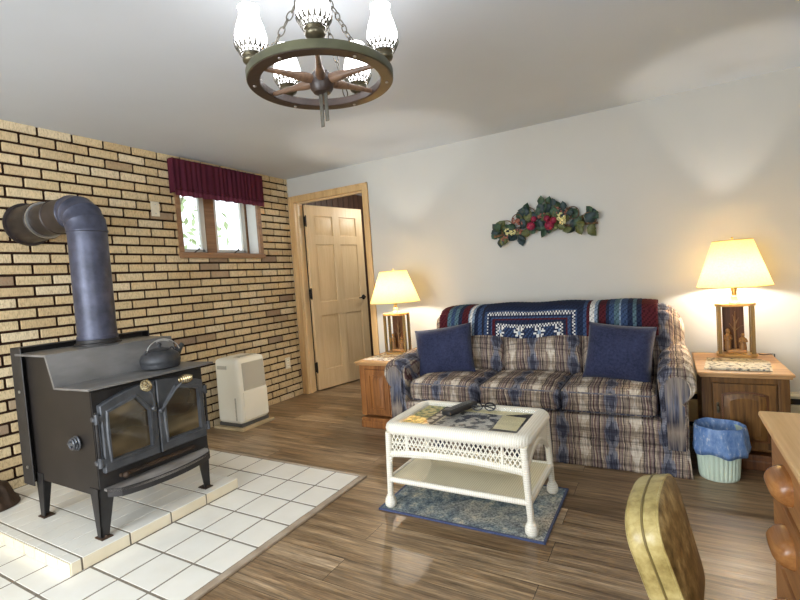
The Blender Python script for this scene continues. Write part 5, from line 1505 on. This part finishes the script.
# two metal tongues hanging under the hub
for dx, tw, ln in ((-0.008, 0.15, 0.115), (0.014, -0.1, 0.098)):
    b = MB(); b.box(CX+dx-0.008, CX+dx+0.008, CY-0.0015, CY+0.0015, hz-0.028-ln, hz-0.015, 0.001, 1); b.build('hanging_strap', M['pewter'], CH)
lamp_pts = []
for k in range(5):
    a = math.radians(-54.8+72*k); x, y = CX+0.234*math.cos(a), CY+0.234*math.sin(a); z = RZ1
    L = b = MB()
    b.lathe([(0.010, z-0.004), (0.024, z-0.003), (0.018, z+0.002), (0.014, z+0.005), (0.020, z+0.011), (0.030, z+0.017), (0.033, z+0.024), (0.032, z+0.031), (0.029, z+0.033), (0.031, z+0.036), (0.034, z+0.041), (0.028, z+0.042)], (x, y, 0), 24)
    cup = b.build('lamp_cup', M['antique'], CH, smooth=50)
    b = MB()   # pierced gallery
    b.torus((x, y, z+0.042), 0.037, 0.0026, None, 24, 6); b.torus((x, y, z+0.058), 0.0475, 0.0018, None, 24, 5)
    for i in range(18):
        p, q, r_ = 2*PI*i/18, 2*PI*(i+.5)/18, 2*PI*(i+1)/18
        P = lambda an, rr, zz: (x+rr*math.cos(an), y+rr*math.sin(an), zz)
        b.tube([P(p, 0.037, z+0.042), P(q, 0.0515, z+0.066), P(q, 0.056, z+0.078), P(r_, 0.037, z+0.042)], 0.0027, 5)
    b.build('gallery', M['pewter'], cup, smooth=60)
    b = MB()   # milk glass chimney
    b.lathe([(0.030, z+0.042), (0.034, z+0.046), (0.046, z+0.064), (0.053, z+0.088), (0.0525, z+0.106), (0.045, z+0.136), (0.036, z+0.162), (0.032, z+0.180), (0.033, z+0.192), (0.036, z+0.198)], (x, y, 0), 28, cap=True)
    b.build('glass_chimney', M['milk_glass'], cup, smooth=70)
    lamp_pts.append((x, y, z+0.14))
# chains to the ceiling canopy
for k in range(3):
    a = math.radians(-54.8+36+120*k+ (0 if k else 0)); P0 = Vector((CX+0.215*math.cos(a), CY+0.215*math.sin(a), RZ1-0.002)); P1 = Vector((CX+0.02*math.cos(a), CY+0.02*math.sin(a), 2.235))
    d = (P1-P0); n_ = int(d.length/0.030); Q = d.to_track_quat('X', 'Z').to_matrix().to_4x4()
    b = MB()
    for i in range(n_):
        c = P0.lerp(P1, (i+.5)/n_); Rm = Q @ Matrix.Rotation((i % 2)*PI/2, 4, 'X')
        b.torus(c, 0.011, 0.0022, Rm, 14, 6, 1.75, 0.85)
    b.build('chain', M['pewter'], CH, smooth=60)
b = MB(); b.lathe([(0.062, ZC-0.0005), (0.062, ZC-0.008), (0.045, ZC-0.025), (0.018, ZC-0.035), (0.012, ZC-0.05), (0.026, ZC-0.052)], (CX, CY, 0), 28); b.build('ceiling_canopy', M['antique'], CH, smooth=50)

# =================================================================== CAMERA
import mathutils
cam = bpy.data.cameras.new('camera'); co = bpy.data.objects.new('camera', cam); COL.objects.link(co)
# columns: image right / image down / forward in world axes
right = Vector((0.86836156, 0.49087826, -0.07061686)); down = Vector((-0.03893918, -0.07446614, -0.99646301)); fwd = Vector((-0.49440059, 0.86803993, -0.04554914))
Rm = Matrix((right, -down, -fwd)).transposed()
co.matrix_world = Matrix.Translation((0, 0, 1.16)) @ Rm.to_4x4()
cam.sensor_fit = 'HORIZONTAL'; cam.sensor_width = 36.0; cam.lens = 469.185/800*36.0; cam.clip_start = 0.02
S.camera = co

# =================================================================== LIGHT
def point(loc, power, col, r, name):
    l = bpy.data.lights.new(name, 'POINT'); l.energy = power; l.color = col; l.shadow_soft_size = r
    o = bpy.data.objects.new(name, l); COL.objects.link(o); o.location = loc; return o
def area(loc, rot, sx_, sy_, power, col, name):
    l = bpy.data.lights.new(name, 'AREA'); l.shape = 'RECTANGLE'; l.size = sx_; l.size_y = sy_; l.energy = power; l.color = col
    o = bpy.data.objects.new(name, l); COL.objects.link(o); o.location = loc; o.rotation_euler = rot; return o
point(LAMP_L, 20.0, (1.0, 0.94, 0.85), 0.02, 'lamp_light_left')
point(LAMP_R, 20.0, (1.0, 0.94, 0.85), 0.02, 'lamp_light_right')
# added fill lamps set at the two unseen windows behind the camera
area(((FW[0]+FW[1])/2, YF-0.12, (FW[2]+FW[3])/2), (PI/2, 0, 0), FW[1]-FW[0], FW[3]-FW[2], 150, (0.89, 0.95, 1.0), 'fill_front')
area((XR+0.12, (RW[0]+RW[1])/2, (RW[2]+RW[3])/2), (PI/2, 0, PI/2), RW[1]-RW[0], RW[3]-RW[2], 48, (0.89, 0.95, 1.0), 'fill_right')
point((-2.45, 4.95, 2.05), 22, (1.0, 0.93, 0.82), 0.08, 'added_hall_light')  # added lamp without a fixture, brightens the open door leaf
w = bpy.data.worlds.new('sky'); S.world = w; w.use_nodes = True
nt = w.node_tree; bg = nt.nodes['Background']; bg.inputs['Color'].default_value = (0.86, 0.93, 1.0, 1); bg.inputs['Strength'].default_value = 2.2
S.view_settings.view_transform = 'Standard'; S.view_settings.look = 'None'; S.view_settings.exposure = 0.12; S.view_settings.gamma = 1.0; S.view_settings.use_curve_mapping = False
